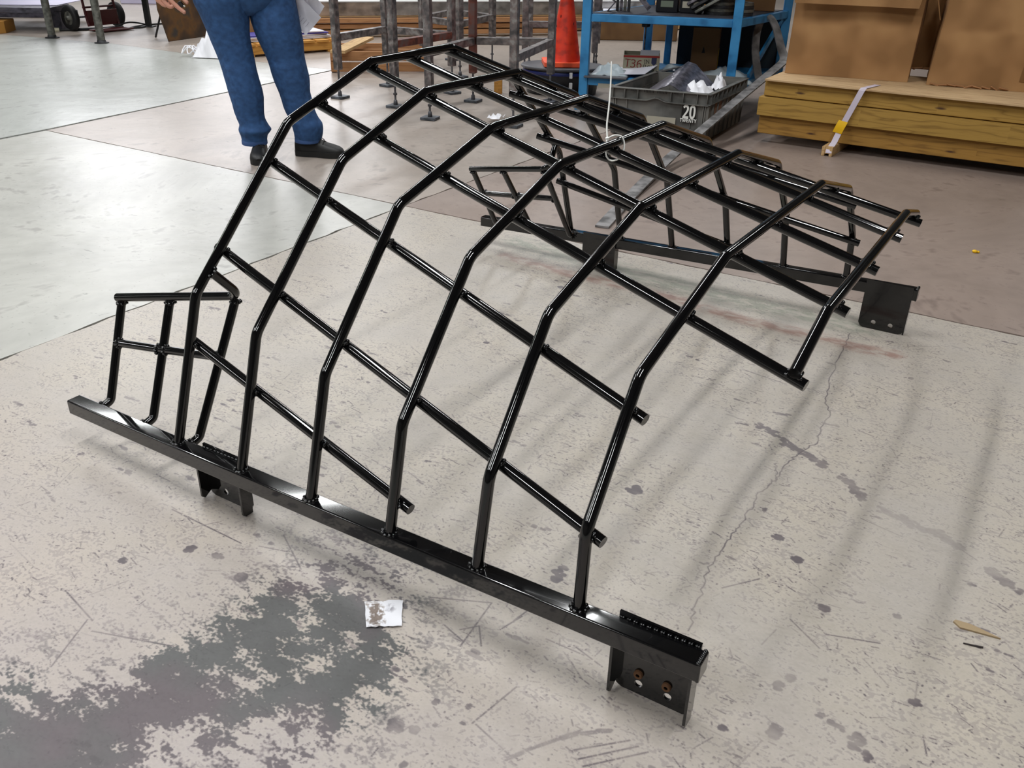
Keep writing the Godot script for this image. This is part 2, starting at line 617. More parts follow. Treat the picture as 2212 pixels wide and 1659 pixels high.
func materials() -> void:
	M.black = mat(Color(0.03, 0.03, 0.034), 0.08, 0.0, 0.5)
	M.black.clearcoat_enabled = true
	M.black.clearcoat = 0.35
	M.black.clearcoat_roughness = 0.03
	M.weld = mat(Color(0.03, 0.03, 0.035), 0.12, 0.0, 0.6)
	M.zinc = mat(Color(0.78, 0.78, 0.74), 0.3, 0.8)
	M.rust_hole = mat(Color(0.36, 0.24, 0.14), 0.8)
	M.white_paint = mat(Color(0.85, 0.85, 0.85), 0.5)
	M.dark_paint = mat(Color(0.2, 0.21, 0.22), 0.5)
	M.lamp_glow = mat(Color(0.9, 0.95, 0.93), 0.5)
	M.lamp_glow.emission_enabled = true
	M.lamp_glow.emission = Color(0.9, 1.0, 0.97)
	M.lamp_glow.emission_energy_multiplier = 2.5
	M.pane_glow = mat(Color(0.9, 0.92, 0.95), 0.5)
	M.pane_glow.emission_enabled = true
	M.pane_glow.emission = Color(0.98, 0.98, 1.0)
	M.pane_glow.emission_energy_multiplier = 1.5
	M.wall = mat(Color(0.6, 0.61, 0.6), 0.8)
	M.wall_dark = mat(Color(0.34, 0.33, 0.32), 0.85)
	var scuff := ramp_tex(0.02, 31, [Color(0.55, 0.55, 0.55), Color(0.85, 0.85, 0.85), Color(1, 1, 1)], [0.2, 0.5, 0.8], 256)
	M.raw_steel = textured(scuff, Color(0.5, 0.5, 0.52), 3.0, 0.45, 0.75)
	M.mill = textured(ramp_tex(0.012, 5, [Color(0.3, 0.29, 0.29), Color(0.42, 0.4, 0.4), Color(0.48, 0.43, 0.42), Color(0.58, 0.57, 0.56)], [0.25, 0.45, 0.6, 0.8], 512, 5), Color(1, 1, 1), 2.2, 0.42, 0.35)
	M.mill_red = textured(ramp_tex(0.012, 6, [Color(0.3, 0.19, 0.17), Color(0.48, 0.27, 0.22), Color(0.42, 0.35, 0.34)], [0.3, 0.5, 0.75], 256, 4), Color(1, 1, 1), 2.2, 0.5, 0.2)
	M.pad = textured(scuff, Color(0.4, 0.42, 0.45), 4.0, 0.5, 0.4)
	M.denim = textured(ramp_tex(0.02, 8, [Color(0.12, 0.24, 0.4), Color(0.15, 0.29, 0.47), Color(0.19, 0.34, 0.53)], [0.2, 0.5, 0.85], 512, 5), Color(1, 1, 1), 2.6, 0.85)
	M.denim_hem = mat(Color(0.22, 0.33, 0.52), 0.9)
	M.shoe = mat(Color(0.085, 0.085, 0.088), 0.5)
	M.sole = mat(Color(0.05, 0.05, 0.052), 0.6)
	M.lace = mat(Color(0.12, 0.11, 0.11), 0.8)
	M.skin = mat(Color(0.78, 0.56, 0.48), 0.55)
	M.skin.subsurf_scatter_enabled = true
	M.skin.subsurf_scatter_strength = 0.15
	M.nail = mat(Color(0.85, 0.66, 0.6), 0.35)
	M.hair = mat(Color(0.2, 0.16, 0.13), 0.7)
	M.shirt = mat(Color(0.3, 0.32, 0.36), 0.85)
	M.black_plastic = mat(Color(0.04, 0.04, 0.045), 0.35)
	M.paper = mat(Color(0.86, 0.86, 0.9), 0.75)
	M.white_plastic = mat(Color(0.93, 0.93, 0.95), 0.35)
	M.nylon = mat(Color(0.92, 0.92, 0.9), 0.4)
	M.wood_green = textured(wood_image(11, Color(0.66, 0.52, 0.24), Color(0.45, 0.33, 0.12), 7.0, 2), Color(1, 1, 1), 1.0, 0.75, 0.0, false)
	M.wood_green.uv1_scale = Vector3(1.3, 3.2, 1)
	M.wood_green2 = M.wood_green.duplicate()
	M.wood_green2.albedo_color = Color(0.95, 0.9, 0.86)
	M.wood_green2.uv1_offset = Vector3(0.37, 0.45, 0)
	M.wood_top = textured(wood_image(12, Color(0.78, 0.66, 0.5), Color(0.6, 0.47, 0.33), 6.0, 1), Color(1, 1, 1), 1.0, 0.8, 0.0, false)
	M.wood_top.uv1_scale = Vector3(1.1, 3.0, 1)
	M.wood_pale = M.wood_top.duplicate()
	M.wood_pale.albedo_color = Color(1.0, 0.98, 0.92)
	M.wood_pink = M.wood_top.duplicate()
	M.wood_pink.albedo_color = Color(0.88, 0.76, 0.68)
	M.wood_yellow = M.wood_top.duplicate()
	M.wood_yellow.albedo_color = Color(1.0, 0.86, 0.55)
	M.card = textured(ramp_tex(0.006, 14, [Color(0.56, 0.41, 0.25), Color(0.63, 0.47, 0.3), Color(0.68, 0.52, 0.34)], [0.2, 0.5, 0.8], 256, 3), Color(1, 1, 1), 1.5, 0.8)
	M.card_in = mat(Color(0.5, 0.36, 0.22), 0.9)
	M.card_dark = textured(ramp_tex(0.006, 15, [Color(0.38, 0.27, 0.16), Color(0.45, 0.33, 0.2)], [0.3, 0.7], 256, 3), Color(1, 1, 1), 1.5, 0.85)
	M.tape = mat(Color(0.5, 0.36, 0.21), 0.35)
	M.blue = textured(ramp_tex(0.01, 16, [Color(0.13, 0.4, 0.6), Color(0.2, 0.52, 0.74), Color(0.24, 0.56, 0.78)], [0.2, 0.45, 0.8], 256, 4), Color(1, 1, 1), 2.0, 0.45)
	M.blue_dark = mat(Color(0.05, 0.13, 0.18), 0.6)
	M.shelf_top = mat(Color(0.3, 0.3, 0.33), 0.5, 0.3)
	M.crate = textured(ramp_tex(0.008, 17, [Color(0.3, 0.3, 0.29), Color(0.4, 0.4, 0.39), Color(0.45, 0.44, 0.42)], [0.2, 0.5, 0.8], 256, 4), Color(1, 1, 1), 2.0, 0.55)
	M.sticker_black = mat(Color(0.03, 0.03, 0.03), 0.4)
	M.sticker_white = mat(Color(0.9, 0.9, 0.88), 0.5)
	M.label_tan = mat(Color(0.66, 0.64, 0.58), 0.7)
	M.brushed = textured(scuff, Color(0.62, 0.6, 0.64), 4.0, 0.33, 0.85)
	M.dark_steel = textured(scuff, Color(0.26, 0.26, 0.27), 3.0, 0.5, 0.5)
	M.bright_steel = textured(scuff, Color(0.85, 0.84, 0.82), 1.0, 0.22, 0.9)
	M.cone = textured(ramp_tex(0.01, 18, [Color(0.62, 0.14, 0.06), Color(0.86, 0.2, 0.09), Color(0.92, 0.26, 0.12)], [0.15, 0.45, 0.8], 256, 4), Color(1, 1, 1), 3.0, 0.4)
	M.cone_rim = mat(Color(0.95, 0.36, 0.2), 0.45)
	M.tub = mat(Color(0.025, 0.035, 0.07), 0.35)
	M.tub_blue = mat(Color(0.05, 0.11, 0.36), 0.4)
	M.lid = mat(Color(0.34, 0.34, 0.36), 0.5)
	M.strap_grey = textured(scuff, Color(0.56, 0.55, 0.55), 2.0, 0.6, 0.1)
	M.maroon = mat(Color(0.27, 0.06, 0.07), 0.35)
	M.rubber = mat(Color(0.06, 0.06, 0.065), 0.6)
	M.rust = textured(ramp_tex(0.008, 19, [Color(0.2, 0.15, 0.11), Color(0.3, 0.21, 0.13), Color(0.4, 0.27, 0.12), Color(0.22, 0.2, 0.19)], [0.2, 0.45, 0.65, 0.85], 256, 4), Color(1, 1, 1), 1.2, 0.7, 0.2)
	M.galv = textured(scuff, Color(0.5, 0.5, 0.47), 2.5, 0.5, 0.5)
	M.lilac_steel = mat(Color(0.8, 0.78, 0.88), 0.3, 0.4)
	M.grey_steel = textured(scuff, Color(0.36, 0.35, 0.4), 2.0, 0.5, 0.4)
	M.clear_film = mat(Color(0.85, 0.9, 0.92, 0.55), 0.3)
	M.clear_film.transparency = BaseMaterial3D.TRANSPARENCY_ALPHA
	M.red_ink = mat(Color(0.4, 0.08, 0.08), 0.8)
	M.black_ink = mat(Color(0.06, 0.05, 0.05), 0.8)
	M.box_pale = mat(Color(0.55, 0.53, 0.45), 0.75)
	M.box_red = mat(Color(0.5, 0.1, 0.08), 0.7)
	M.box_blue = mat(Color(0.1, 0.13, 0.25), 0.7)
	M.yellow_tape = mat(Color(0.75, 0.62, 0.06), 0.5)
	M.strap_white = mat(Color(0.8, 0.76, 0.82), 0.45)
	M.tag_yellow = mat(Color(0.92, 0.72, 0.04), 0.5)
	M.splinter = mat(Color(0.62, 0.54, 0.42), 0.85)
	M.twig = mat(Color(0.2, 0.17, 0.17), 0.85)
	M.joint = mat(Color(0.13, 0.12, 0.12), 0.95)


# ------------------------------------------------------------------ the floor
const STAIN := [0.203, 1.517, 0.219, 1.502, 0.284, 1.533, 0.287, 1.502, 0.328, 1.469, 0.357, 1.444, 0.375, 1.412, 0.375, 1.363, 0.395, 1.330, 0.412, 1.292, 0.405, 1.254, 0.433, 1.224, 0.443, 1.164, 0.419, 1.117, 0.414, 1.074, 0.459, 1.055, 0.455, 1.002, 0.432, 0.944, 0.481, 0.924, 0.548, 0.929, 0.619, 0.925, 0.653, 0.963, 0.672, 1.000, 0.705, 1.053, 0.744, 1.102, 0.754, 1.137, 0.738, 1.173, 0.760, 1.216, 0.765, 1.261, 0.752, 1.303, 0.752, 1.335, 0.770, 1.362, 0.842, 1.450, 0.478, 1.683, 0.285, 1.714, 0.076, 1.607]
const BARE := [
	[0.553, 1.501, 0.547, 1.470, 0.577, 1.467, 0.581, 1.434, 0.614, 1.424, 0.627, 1.408, 0.676, 1.403, 0.667, 1.355, 0.633, 1.343, 0.655, 1.312, 0.678, 1.314, 0.725, 1.372, 0.738, 1.424, 0.582, 1.524],
	[0.494, 0.985, 0.492, 0.961, 0.545, 0.943, 0.611, 0.935, 0.614, 0.982, 0.595, 1.002, 0.559, 1.002],
	[0.518, 1.115, 0.524, 1.103, 0.594, 1.146, 0.581, 1.169, 0.549, 1.154],
	[0.624, 1.202, 0.629, 1.159, 0.638, 1.118, 0.654, 1.143, 0.645, 1.189, 0.643, 1.216],
	[0.524, 1.240, 0.530, 1.223, 0.567, 1.265, 0.566, 1.285],
]
const CRACKS := [
	[1.171, 0.741, 1.156, 0.671, 1.147, 0.586, 1.139, 0.522, 1.140, 0.454, 1.139, 0.408, 1.142, 0.364, 1.147, 0.289, 1.137, 0.218, 1.148, 0.172, 1.158, 0.142, 1.155, 0.063, 1.170, -0.009, 1.196, -0.087, 1.182, -0.174, 1.187, -0.259, 1.149, -0.350, 1.127, -0.487, 1.114, -0.713, 1.101, -0.853],
	[1.158, 0.142, 1.140, 0.085, 1.131, 0.071],
]
const SMEAR := [1.034, -0.096, 1.085, -0.078, 1.145, -0.032, 1.197, -0.016, 1.251, 0.012, 1.286, 0.039, 1.311, 0.051, 1.328, 0.081, 1.360, 0.106, 1.394, 0.117, 1.449, 0.138, 1.486, 0.151, 1.525, 0.150, 1.551, 0.164, 1.577, 0.180, 1.594, 0.207, 1.631, 0.219, 1.665, 0.241, 1.697, 0.263]
const LINES := [0.947, 1.144, 0.968, 1.037, 0.954, 1.143, 1.035, 1.165, 0.814, 0.880, 0.829, 1.010, 0.804, 0.975, 0.829, 0.947, 0.829, 0.947, 0.861, 0.988, 0.772, 0.981, 0.826, 0.997, 0.227, 1.353, 0.385, 1.297, 0.193, 1.339, 0.244, 1.447, 0.038, 1.016, 0.263, 1.017, 0.301, 1.003, 0.364, 0.984, 0.317, 0.947, 0.429, 1.010, 0.082, 1.311, 0.203, 1.335, 0.703, 0.933, 0.814, 0.880, 1.006, 0.894, 1.073, 0.912, 0.954, 0.907, 1.032, 0.905, 0.868, 0.933, 0.885, 0.877, 0.877, 0.898, 0.896, 0.807, 1.117, 1.099, 1.185, 1.033, 1.131, 1.111, 1.203, 1.035, 1.144, 1.119, 1.220, 1.038, 1.327, 0.603, 1.395, 0.650, 1.397, 0.606, 1.488, 0.575, 1.238, 0.519, 1.183, 0.588, 1.368, 0.187, 1.462, 0.207, 1.536, 0.159, 1.612, 0.204, 0.900, -0.394, 1.032, -0.374]
const ARC := [1.035, 1.169, 1.051, 1.144, 1.069, 1.118, 1.089, 1.089, 1.111, 1.061, 1.131, 1.044, 1.153, 1.030]
const SPOTS := [1.227, 0.360, 0.029, 0.025, 1.372, 0.534, 0.024, 0.026, 1.284, 0.414, 0.026, 0.028, 1.381, 0.885, 0.026, 0.047, 1.502, 0.832, 0.029, 0.055, 1.523, 0.851, 0.017, 0.036, 1.569, 0.689, 0.024, 0.023, 1.369, 0.753, 0.018, 0.027, 1.356, 0.782, 0.020, 0.033, 1.305, 0.925, 0.019, 0.016, 1.500, 0.479, 0.015, 0.018, 0.881, 0.733, 0.034, 0.077, 1.170, 0.275, 0.011, 0.021, 0.883, 0.369, 0.040, 0.053, 0.466, 0.259, 0.017, 0.015, 0.142, -0.120, 0.021, 0.018, 0.105, -0.672, 0.027, 0.027, 0.184, 1.089, 0.026, 0.032, 0.342, 1.093, 0.026, 0.042, 0.099, 1.190, 0.021, 0.023, 0.251, 1.073, 0.039, 0.020, 0.840, 1.218, 0.034, 0.03, 0.872, 1.208, 0.02, 0.02, 0.867, 1.140, 0.011, 0.019, 0.920, 1.118, 0.008, 0.019, 0.895, 1.181, 0.007, 0.012, 0.932, 1.153, 0.009, 0.009, 0.899, 1.271, 0.010, 0.021, 0.807, 1.298, 0.009, 0.018]
const RED_STREAK := [-0.241, -0.847, -0.106, -0.830, 0.055, -0.812, 0.299, -0.816, 0.523, -0.807, 0.652, -0.778, 0.798, -0.762, 0.917, -0.765, 1.030, -0.770, 1.158, -0.754, 1.252, -0.765]
const GREEN_STREAK := [-0.280, -1.007, 0.020, -0.975, 0.335, -0.944, 0.562, -0.930, 0.790, -0.917, 0.999, -0.922, 1.119, -0.933]

const X0 := -1.0
const Z0 := -1.155
const SIZE_X := 3.4
const SIZE_Z := 3.2
const RES := 2048


func outline(l: Array) -> PackedVector2Array:
	var p := PackedVector2Array()
	for i in range(0, l.size(), 2):
		p.append(Vector2(l[i], l[i + 1]))
	return p


# a worn stroke in the layer `d`, darkest at its middle; in metres on the main slab
func stroke(d: PackedFloat32Array, w: int, h: int, a: Vector2, b: Vector2, wide: float, k: float, broken: float, wrap: bool) -> void:
	var l := a.distance_to(b)
	var m := maxi(1, int(l))
	var r := wide * 0.5
	var ri := int(ceil(r + 0.5))
	for i in m + 1:
		if broken > 0.0 and rng.randf() < broken:
			continue
		var p := a.lerp(b, float(i) / m)
		var px := int(p.x)
		var py := int(p.y)
		for y in range(py - ri, py + ri + 1):
			for x in range(px - ri, px + ri + 1):
				var c := clampf(r + 0.6 - Vector2(x + 0.5, y + 0.5).distance_to(p), 0.0, 1.0) * k
				if c <= 0.0:
					continue
				var xx := x
				var yy := y
				if wrap:
					xx = posmod(x, w)
					yy = posmod(y, h)
				elif x < 0 or y < 0 or x >= w or y >= h:
					continue
				var q := yy * w + xx
				if d[q] < c:
					d[q] = c


func scatter(d: PackedFloat32Array, w: int, h: int, count: int, px: float, wrap: bool) -> void:
	# px: pixels per metre. Short scores, most of them along x, and grit
	for i in count:
		var a := Vector2(rng.randf() * w, rng.randf() * h)
		var an := rng.randfn(0.12, 0.3) if rng.randf() < 0.62 else rng.randf() * PI
		var l := px * 0.004 + px * 0.02 * pow(rng.randf(), 2.5)
		if rng.randf() < 0.03:
			l *= 5.0
		var dir := Vector2(cos(an), sin(an))
		var k := rng.randf_range(0.18, 0.75) * (0.6 if l > px * 0.06 else 1.0)
		stroke(d, w, h, a, a + dir * l, rng.randf_range(0.6, 1.5) * px / 600.0, k, 0.25, wrap)
	for i in count / 2:
		var a := Vector2(rng.randf() * w, rng.randf() * h)
		stroke(d, w, h, a, a + Vector2(rng.randfn(), rng.randfn()) * px * 0.0012, px * rng.randf_range(0.0012, 0.0034), rng.randf_range(0.25, 0.8), 0.0, wrap)
	for i in count / 60:   # chipped and grimy patches
		var a := Vector2(rng.randf() * w, rng.randf() * h)
		var big := px * rng.randf_range(0.003, 0.009)
		for j in 5:
			var q := a + Vector2(rng.randfn() * 1.5, rng.randfn() * 0.5) * big
			stroke(d, w, h, q, q + Vector2(big * rng.randfn(), 0), big * rng.randf_range(0.5, 1.3), rng.randf_range(0.3, 0.6), 0.0, wrap)


func main_slab_texture() -> ImageTexture:
	var w := RES
	var h := RES
	var px := w / SIZE_X
	var to := func(x: float, z: float) -> Vector2: return Vector2((x - X0) / SIZE_X * w, (z - Z0) / SIZE_Z * h)
	var d := PackedFloat32Array()
	d.resize(w * h)
	rng.seed = 21
	scatter(d, w, h, 26000, px, false)
	for c in CRACKS:
		for i in range(0, c.size() - 2, 2):
			var a: Vector2 = to.call(c[i], c[i + 1])
			var b: Vector2 = to.call(c[i + 2], c[i + 3])
			var last := a
			for k in 6:
				var q := a.lerp(b, (k + 1) / 6.0) + (Vector2(rng.randfn(), rng.randfn()) * 2.2 if k < 5 else Vector2.ZERO)
				stroke(d, w, h, last, q, 1.5, 0.7, 0.0, false)
				last = q
	for i in range(0, LINES.size(), 4):
		stroke(d, w, h, to.call(LINES[i], LINES[i + 1]), to.call(LINES[i + 2], LINES[i + 3]), 1.8, 0.62, 0.12, false)
	for i in range(0, ARC.size() - 2, 2):
		for k in 4:
			var o := Vector2(rng.randfn(), rng.randfn()) * 1.6
			stroke(d, w, h, to.call(ARC[i], ARC[i + 1]) + o, to.call(ARC[i + 2], ARC[i + 3]) + o, 2.2, 0.5, 0.3, false)
	for i in range(0, SMEAR.size() - 2, 2):
		if i in [8, 16, 28, 30]:
			continue
		var a: Vector2 = to.call(SMEAR[i], SMEAR[i + 1])
		var b: Vector2 = to.call(SMEAR[i + 2], SMEAR[i + 3])
		for k in 26:
			var q := a.lerp(b, rng.randf()) + Vector2(rng.randfn(), rng.randfn()) * 4.0
			stroke(d, w, h, q, q + (b - a) * 0.12, rng.randf_range(3, 8), 0.5, 0.1, false)
	for i in range(0, SPOTS.size(), 4):
		var c: Vector2 = to.call(SPOTS[i], SPOTS[i + 1])
		for k in 22:
			var an := rng.randf() * TAU
			var rr := sqrt(rng.randf()) * 0.36
			var q := c + Vector2(cos(an) * SPOTS[i + 2], sin(an) * SPOTS[i + 3]) * rr * px
			stroke(d, w, h, q, q + Vector2(2, 0), minf(SPOTS[i + 2], SPOTS[i + 3]) * px * 0.34, 0.62, 0.0, false)
	# signed distance to the stain's edge, coarse
	var cs := 8
	var cw := w / cs
	var sd := PackedFloat32Array()
	sd.resize(cw * cw)
	sd.fill(-1.0)
	var edge := outline(STAIN)
	var holes := []
	for b in BARE:
		holes.append(outline(b))
	for y in cw:
		for x in cw:
			var p := Vector2(X0 + (x + 0.5) / cw * SIZE_X, Z0 + (y + 0.5) / cw * SIZE_Z)
			if p.x < -0.1 or p.x > 1.1 or p.y < 0.75:
				continue
			var best := 1.0
			for i in edge.size():
				best = minf(best, Geometry2D.get_closest_point_to_segment(p, edge[i], edge[(i + 1) % edge.size()]).distance_to(p))
			var v := best if Geometry2D.is_point_in_polygon(p, edge) else -best
			for q in holes:
				var hb := 1.0
				for i in q.size():
					hb = minf(hb, Geometry2D.get_closest_point_to_segment(p, q[i], q[(i + 1) % q.size()]).distance_to(p))
				v = minf(v, -hb if Geometry2D.is_point_in_polygon(p, q) else hb * 0.6)
			sd[y * cw + x] = v
	# streaks: red and green, coarse masks
	var red := PackedFloat32Array()
	var grn := PackedFloat32Array()
	red.resize(cw * cw)
	grn.resize(cw * cw)
	var re := outline(RED_STREAK)
	var gr := outline(GREEN_STREAK)
	for y in 80:
		for x in cw:
			var p := Vector2(X0 + (x + 0.5) / cw * SIZE_X, Z0 + (y + 0.5) / cw * SIZE_Z)
			var b1 := 1.0
			var b2 := 1.0
			for i in re.size() - 1:
				b1 = minf(b1, Geometry2D.get_closest_point_to_segment(p, re[i], re[i + 1]).distance_to(p))
			for i in gr.size() - 1:
				b2 = minf(b2, Geometry2D.get_closest_point_to_segment(p, gr[i], gr[i + 1]).distance_to(p))
			red[y * cw + x] = clampf(1.5 - b1 / 0.032, 0.0, 1.0)
			grn[y * cw + x] = clampf(1.4 - b2 / 0.07, 0.0, 1.0)
	var big := noise(0.004, 41, 4)
	var mid := noise(0.03, 42, 4)
	var grit := noise(0.16, 43, 3)
	var data := PackedByteArray()
	data.resize(w * h * 3)
	for y in h:
		var wz := Z0 + (y + 0.5) / h * SIZE_Z
		for x in w:
			var q := y * w + x
			var g := big.get_noise_2d(x, y)
			var m := mid.get_noise_2d(x * 0.6, y * 1.3)
			var e := grit.get_noise_2d(x * 0.8, y)
			var ci := (y / cs) * cw + x / cs
			# base: pale grey-beige, faint greenish and pinkish clouds
			var r := 0.70 + 0.035 * g + 0.03 * m + 0.03 * e
			var gg := 0.668 + 0.03 * g + 0.03 * m + 0.03 * e
			var b := 0.628 + 0.015 * g + 0.03 * m + 0.03 * e
			var pink := clampf((wz - 0.7) * 0.9, 0.0, 1.0)
			r += 0.012 * pink
			b += 0.022 * pink
			var k := d[q] * clampf(1.0 + 1.4 * g + 0.5 * m, 0.35, 1.4)
			# grime where the clouds are dense
			k = maxf(k, clampf((m + g * 0.6 - 0.3) * 0.6 + e * 0.9, 0.0, 0.24))
			r = lerpf(r, 0.33, k)
			gg = lerpf(gg, 0.30, k)
			b = lerpf(b, 0.32, k)
			var rd: float = red[ci]
			if rd > 0.0:
				rd *= clampf(0.5 + m * 0.9, 0.1, 0.75)
				r = lerpf(r, 0.56, rd)
				gg = lerpf(gg, 0.44, rd)
				b = lerpf(b, 0.40, rd)
			var gn: float = grn[ci]
			if gn > 0.0:
				gn *= clampf(0.4 + m * 0.9 + e * 0.2, 0.05, 0.6)
				r = lerpf(r, 0.50, gn)
				gg = lerpf(gg, 0.52, gn)
				b = lerpf(b, 0.46, gn)
			var s: float = sd[ci]
			if s > -0.2:
				# bilinear
				var fx := (x + 0.5) / cs - 0.5
				var fy := (y + 0.5) / cs - 0.5
				var ix := clampi(int(fx), 0, cw - 2)
				var iy := clampi(int(fy), 0, cw - 2)
				var tx := clampf(fx - ix, 0, 1)
				var ty := clampf(fy - iy, 0, 1)
				s = lerpf(lerpf(sd[iy * cw + ix], sd[iy * cw + ix + 1], tx), lerpf(sd[iy * cw + cw + ix], sd[iy * cw + cw + ix + 1], tx), ty)
				var v := s / 0.05 + m * 1.6 + e * 1.1 + g * 0.7
				var st := clampf(v * 2.2 + 0.5, 0.0, 1.0)
				# grime thickens towards the stain
				var near := clampf(1.0 + s / 0.16, 0.0, 1.0) * clampf(m * 1.5 + e * 1.2, 0.0, 0.6)
				st = maxf(st * 0.95, near)
				var cool := clampf(0.5 + g * 2.5, 0.0, 1.0)
				var dk := 0.02 * e + 0.02 * m
				r = lerpf(r, lerpf(0.355, 0.325, cool) + dk - d[q] * 0.05, st)
				gg = lerpf(gg, lerpf(0.32, 0.325, cool) + dk - d[q] * 0.05, st)
				b = lerpf(b, lerpf(0.335, 0.325, cool) + dk - d[q] * 0.05, st)
			data[q * 3] = clampi(int(r * 255.0), 0, 255)
			data[q * 3 + 1] = clampi(int(gg * 255.0), 0, 255)
			data[q * 3 + 2] = clampi(int(b * 255.0), 0, 255)
	return ImageTexture.create_from_image(Image.create_from_data(w, h, false, Image.FORMAT_RGB8, data))


func worn_tile() -> ImageTexture:
	var w := 1024
	var px := w / 2.8
	var d := PackedFloat32Array()
	d.resize(w * w)
	rng.seed = 77
	scatter(d, w, w, 2600, px, true)
	var data := PackedByteArray()
	data.resize(w * w * 3)
	var big := noise(1.0, 51, 4)
	var mid := noise(1.0, 52, 4)
	var ca := PackedFloat32Array()
	var sa := PackedFloat32Array()
	for i in w:
		ca.append(cos(TAU * i / w))
		sa.append(sin(TAU * i / w))
	for y in w:
		for x in w:
			var q := y * w + x
			# noise on a torus, so the tile repeats without a seam
			var g := big.get_noise_3d(ca[x] * 1.1 + ca[y] * 0.7, sa[x] * 1.1 - sa[y] * 0.4, sa[y] * 1.1 + ca[y] * 0.5)
			var m := mid.get_noise_3d(ca[x] * 5.0 + ca[y] * 3.0, sa[x] * 5.0 - sa[y] * 2.0, sa[y] * 5.0 + ca[y] * 2.0)
			var k := maxf(d[q] * 0.75, clampf((m + g * 0.5 - 0.3) * 0.8, 0.0, 0.3))
			var v := 0.86 + 0.06 * g + 0.05 * m
			data[q * 3] = clampi(int(lerpf(v, 0.42, k) * 255.0), 0, 255)
			data[q * 3 + 1] = clampi(int(lerpf(v, 0.40, k) * 255.0), 0, 255)
			data[q * 3 + 2] = clampi(int(lerpf(v, 0.41, k) * 255.0), 0, 255)
	return ImageTexture.create_from_image(Image.create_from_data(w, w, false, Image.FORMAT_RGB8, data))


func finish(m: StandardMaterial3D, rough: float) -> StandardMaterial3D:
	# a ground slab: glossy, with patches that are duller, and slightly uneven
	m.roughness = rough
	m.roughness_texture = ramp_tex(0.012, 61, [Color(0.93, 0.93, 0.93), Color(1, 1, 1)], [0.1, 0.9], 256, 4)
	m.roughness_texture_channel = BaseMaterial3D.TEXTURE_CHANNEL_RED
	var t := NoiseTexture2D.new()
	t.width = 512
	t.height = 512
	t.seamless = true
	t.as_normal_map = true
	t.bump_strength = 3.0
	t.noise = noise(0.02, 62, 4)
	m.normal_enabled = true
	m.normal_texture = t
	m.normal_scale = 0.12
	return m


# one slab of the floor: an outline in x and z, its top at y = 0
func slab(called: String, pts: Array, m: Material, parent: Node3D, org: Vector2, size: Vector2) -> void:
	var b := MB.new()
	var p := outline(pts)
	var id := Geometry2D.triangulate_polygon(p)
	for i in range(0, id.size(), 3):
		var q := []
		var u := []
		for k in 3:
			q.append(Vector3(p[id[i + k]].x, 0, p[id[i + k]].y))
			u.append((p[id[i + k]] - org) / size)
		b.tri(q[0], q[1], q[2], Vector3.UP, Vector3.UP, Vector3.UP, u[0], u[1], u[2])
	var c := Vector2.ZERO
	for q in p:
		c += q / p.size()
	for i in p.size():
		var a := p[i]
		var e := p[(i + 1) % p.size()]
		var o := (a + e) * 0.5 - c
		b.flat(Vector3(a.x, 0, a.y), Vector3(e.x, 0, e.y), Vector3(e.x, -0.12, e.y), Vector3(a.x, -0.12, a.y), Vector3(o.x, 0, o.y))
	part(called, b, m, parent)


# an edge that wanders a little, between two points
func ragged(a: Vector2, b: Vector2, amp: float, step: float) -> Array:
	var out := []
	var m := int(a.distance_to(b) / step)
	var o := (b - a).orthogonal().normalized()
	for i in m:
		var p := a.lerp(b, float(i) / m) + (o * rng.randf_range(-amp, amp) if i > 0 else Vector2.ZERO)
		out.append_array([p.x, p.y])
	return out


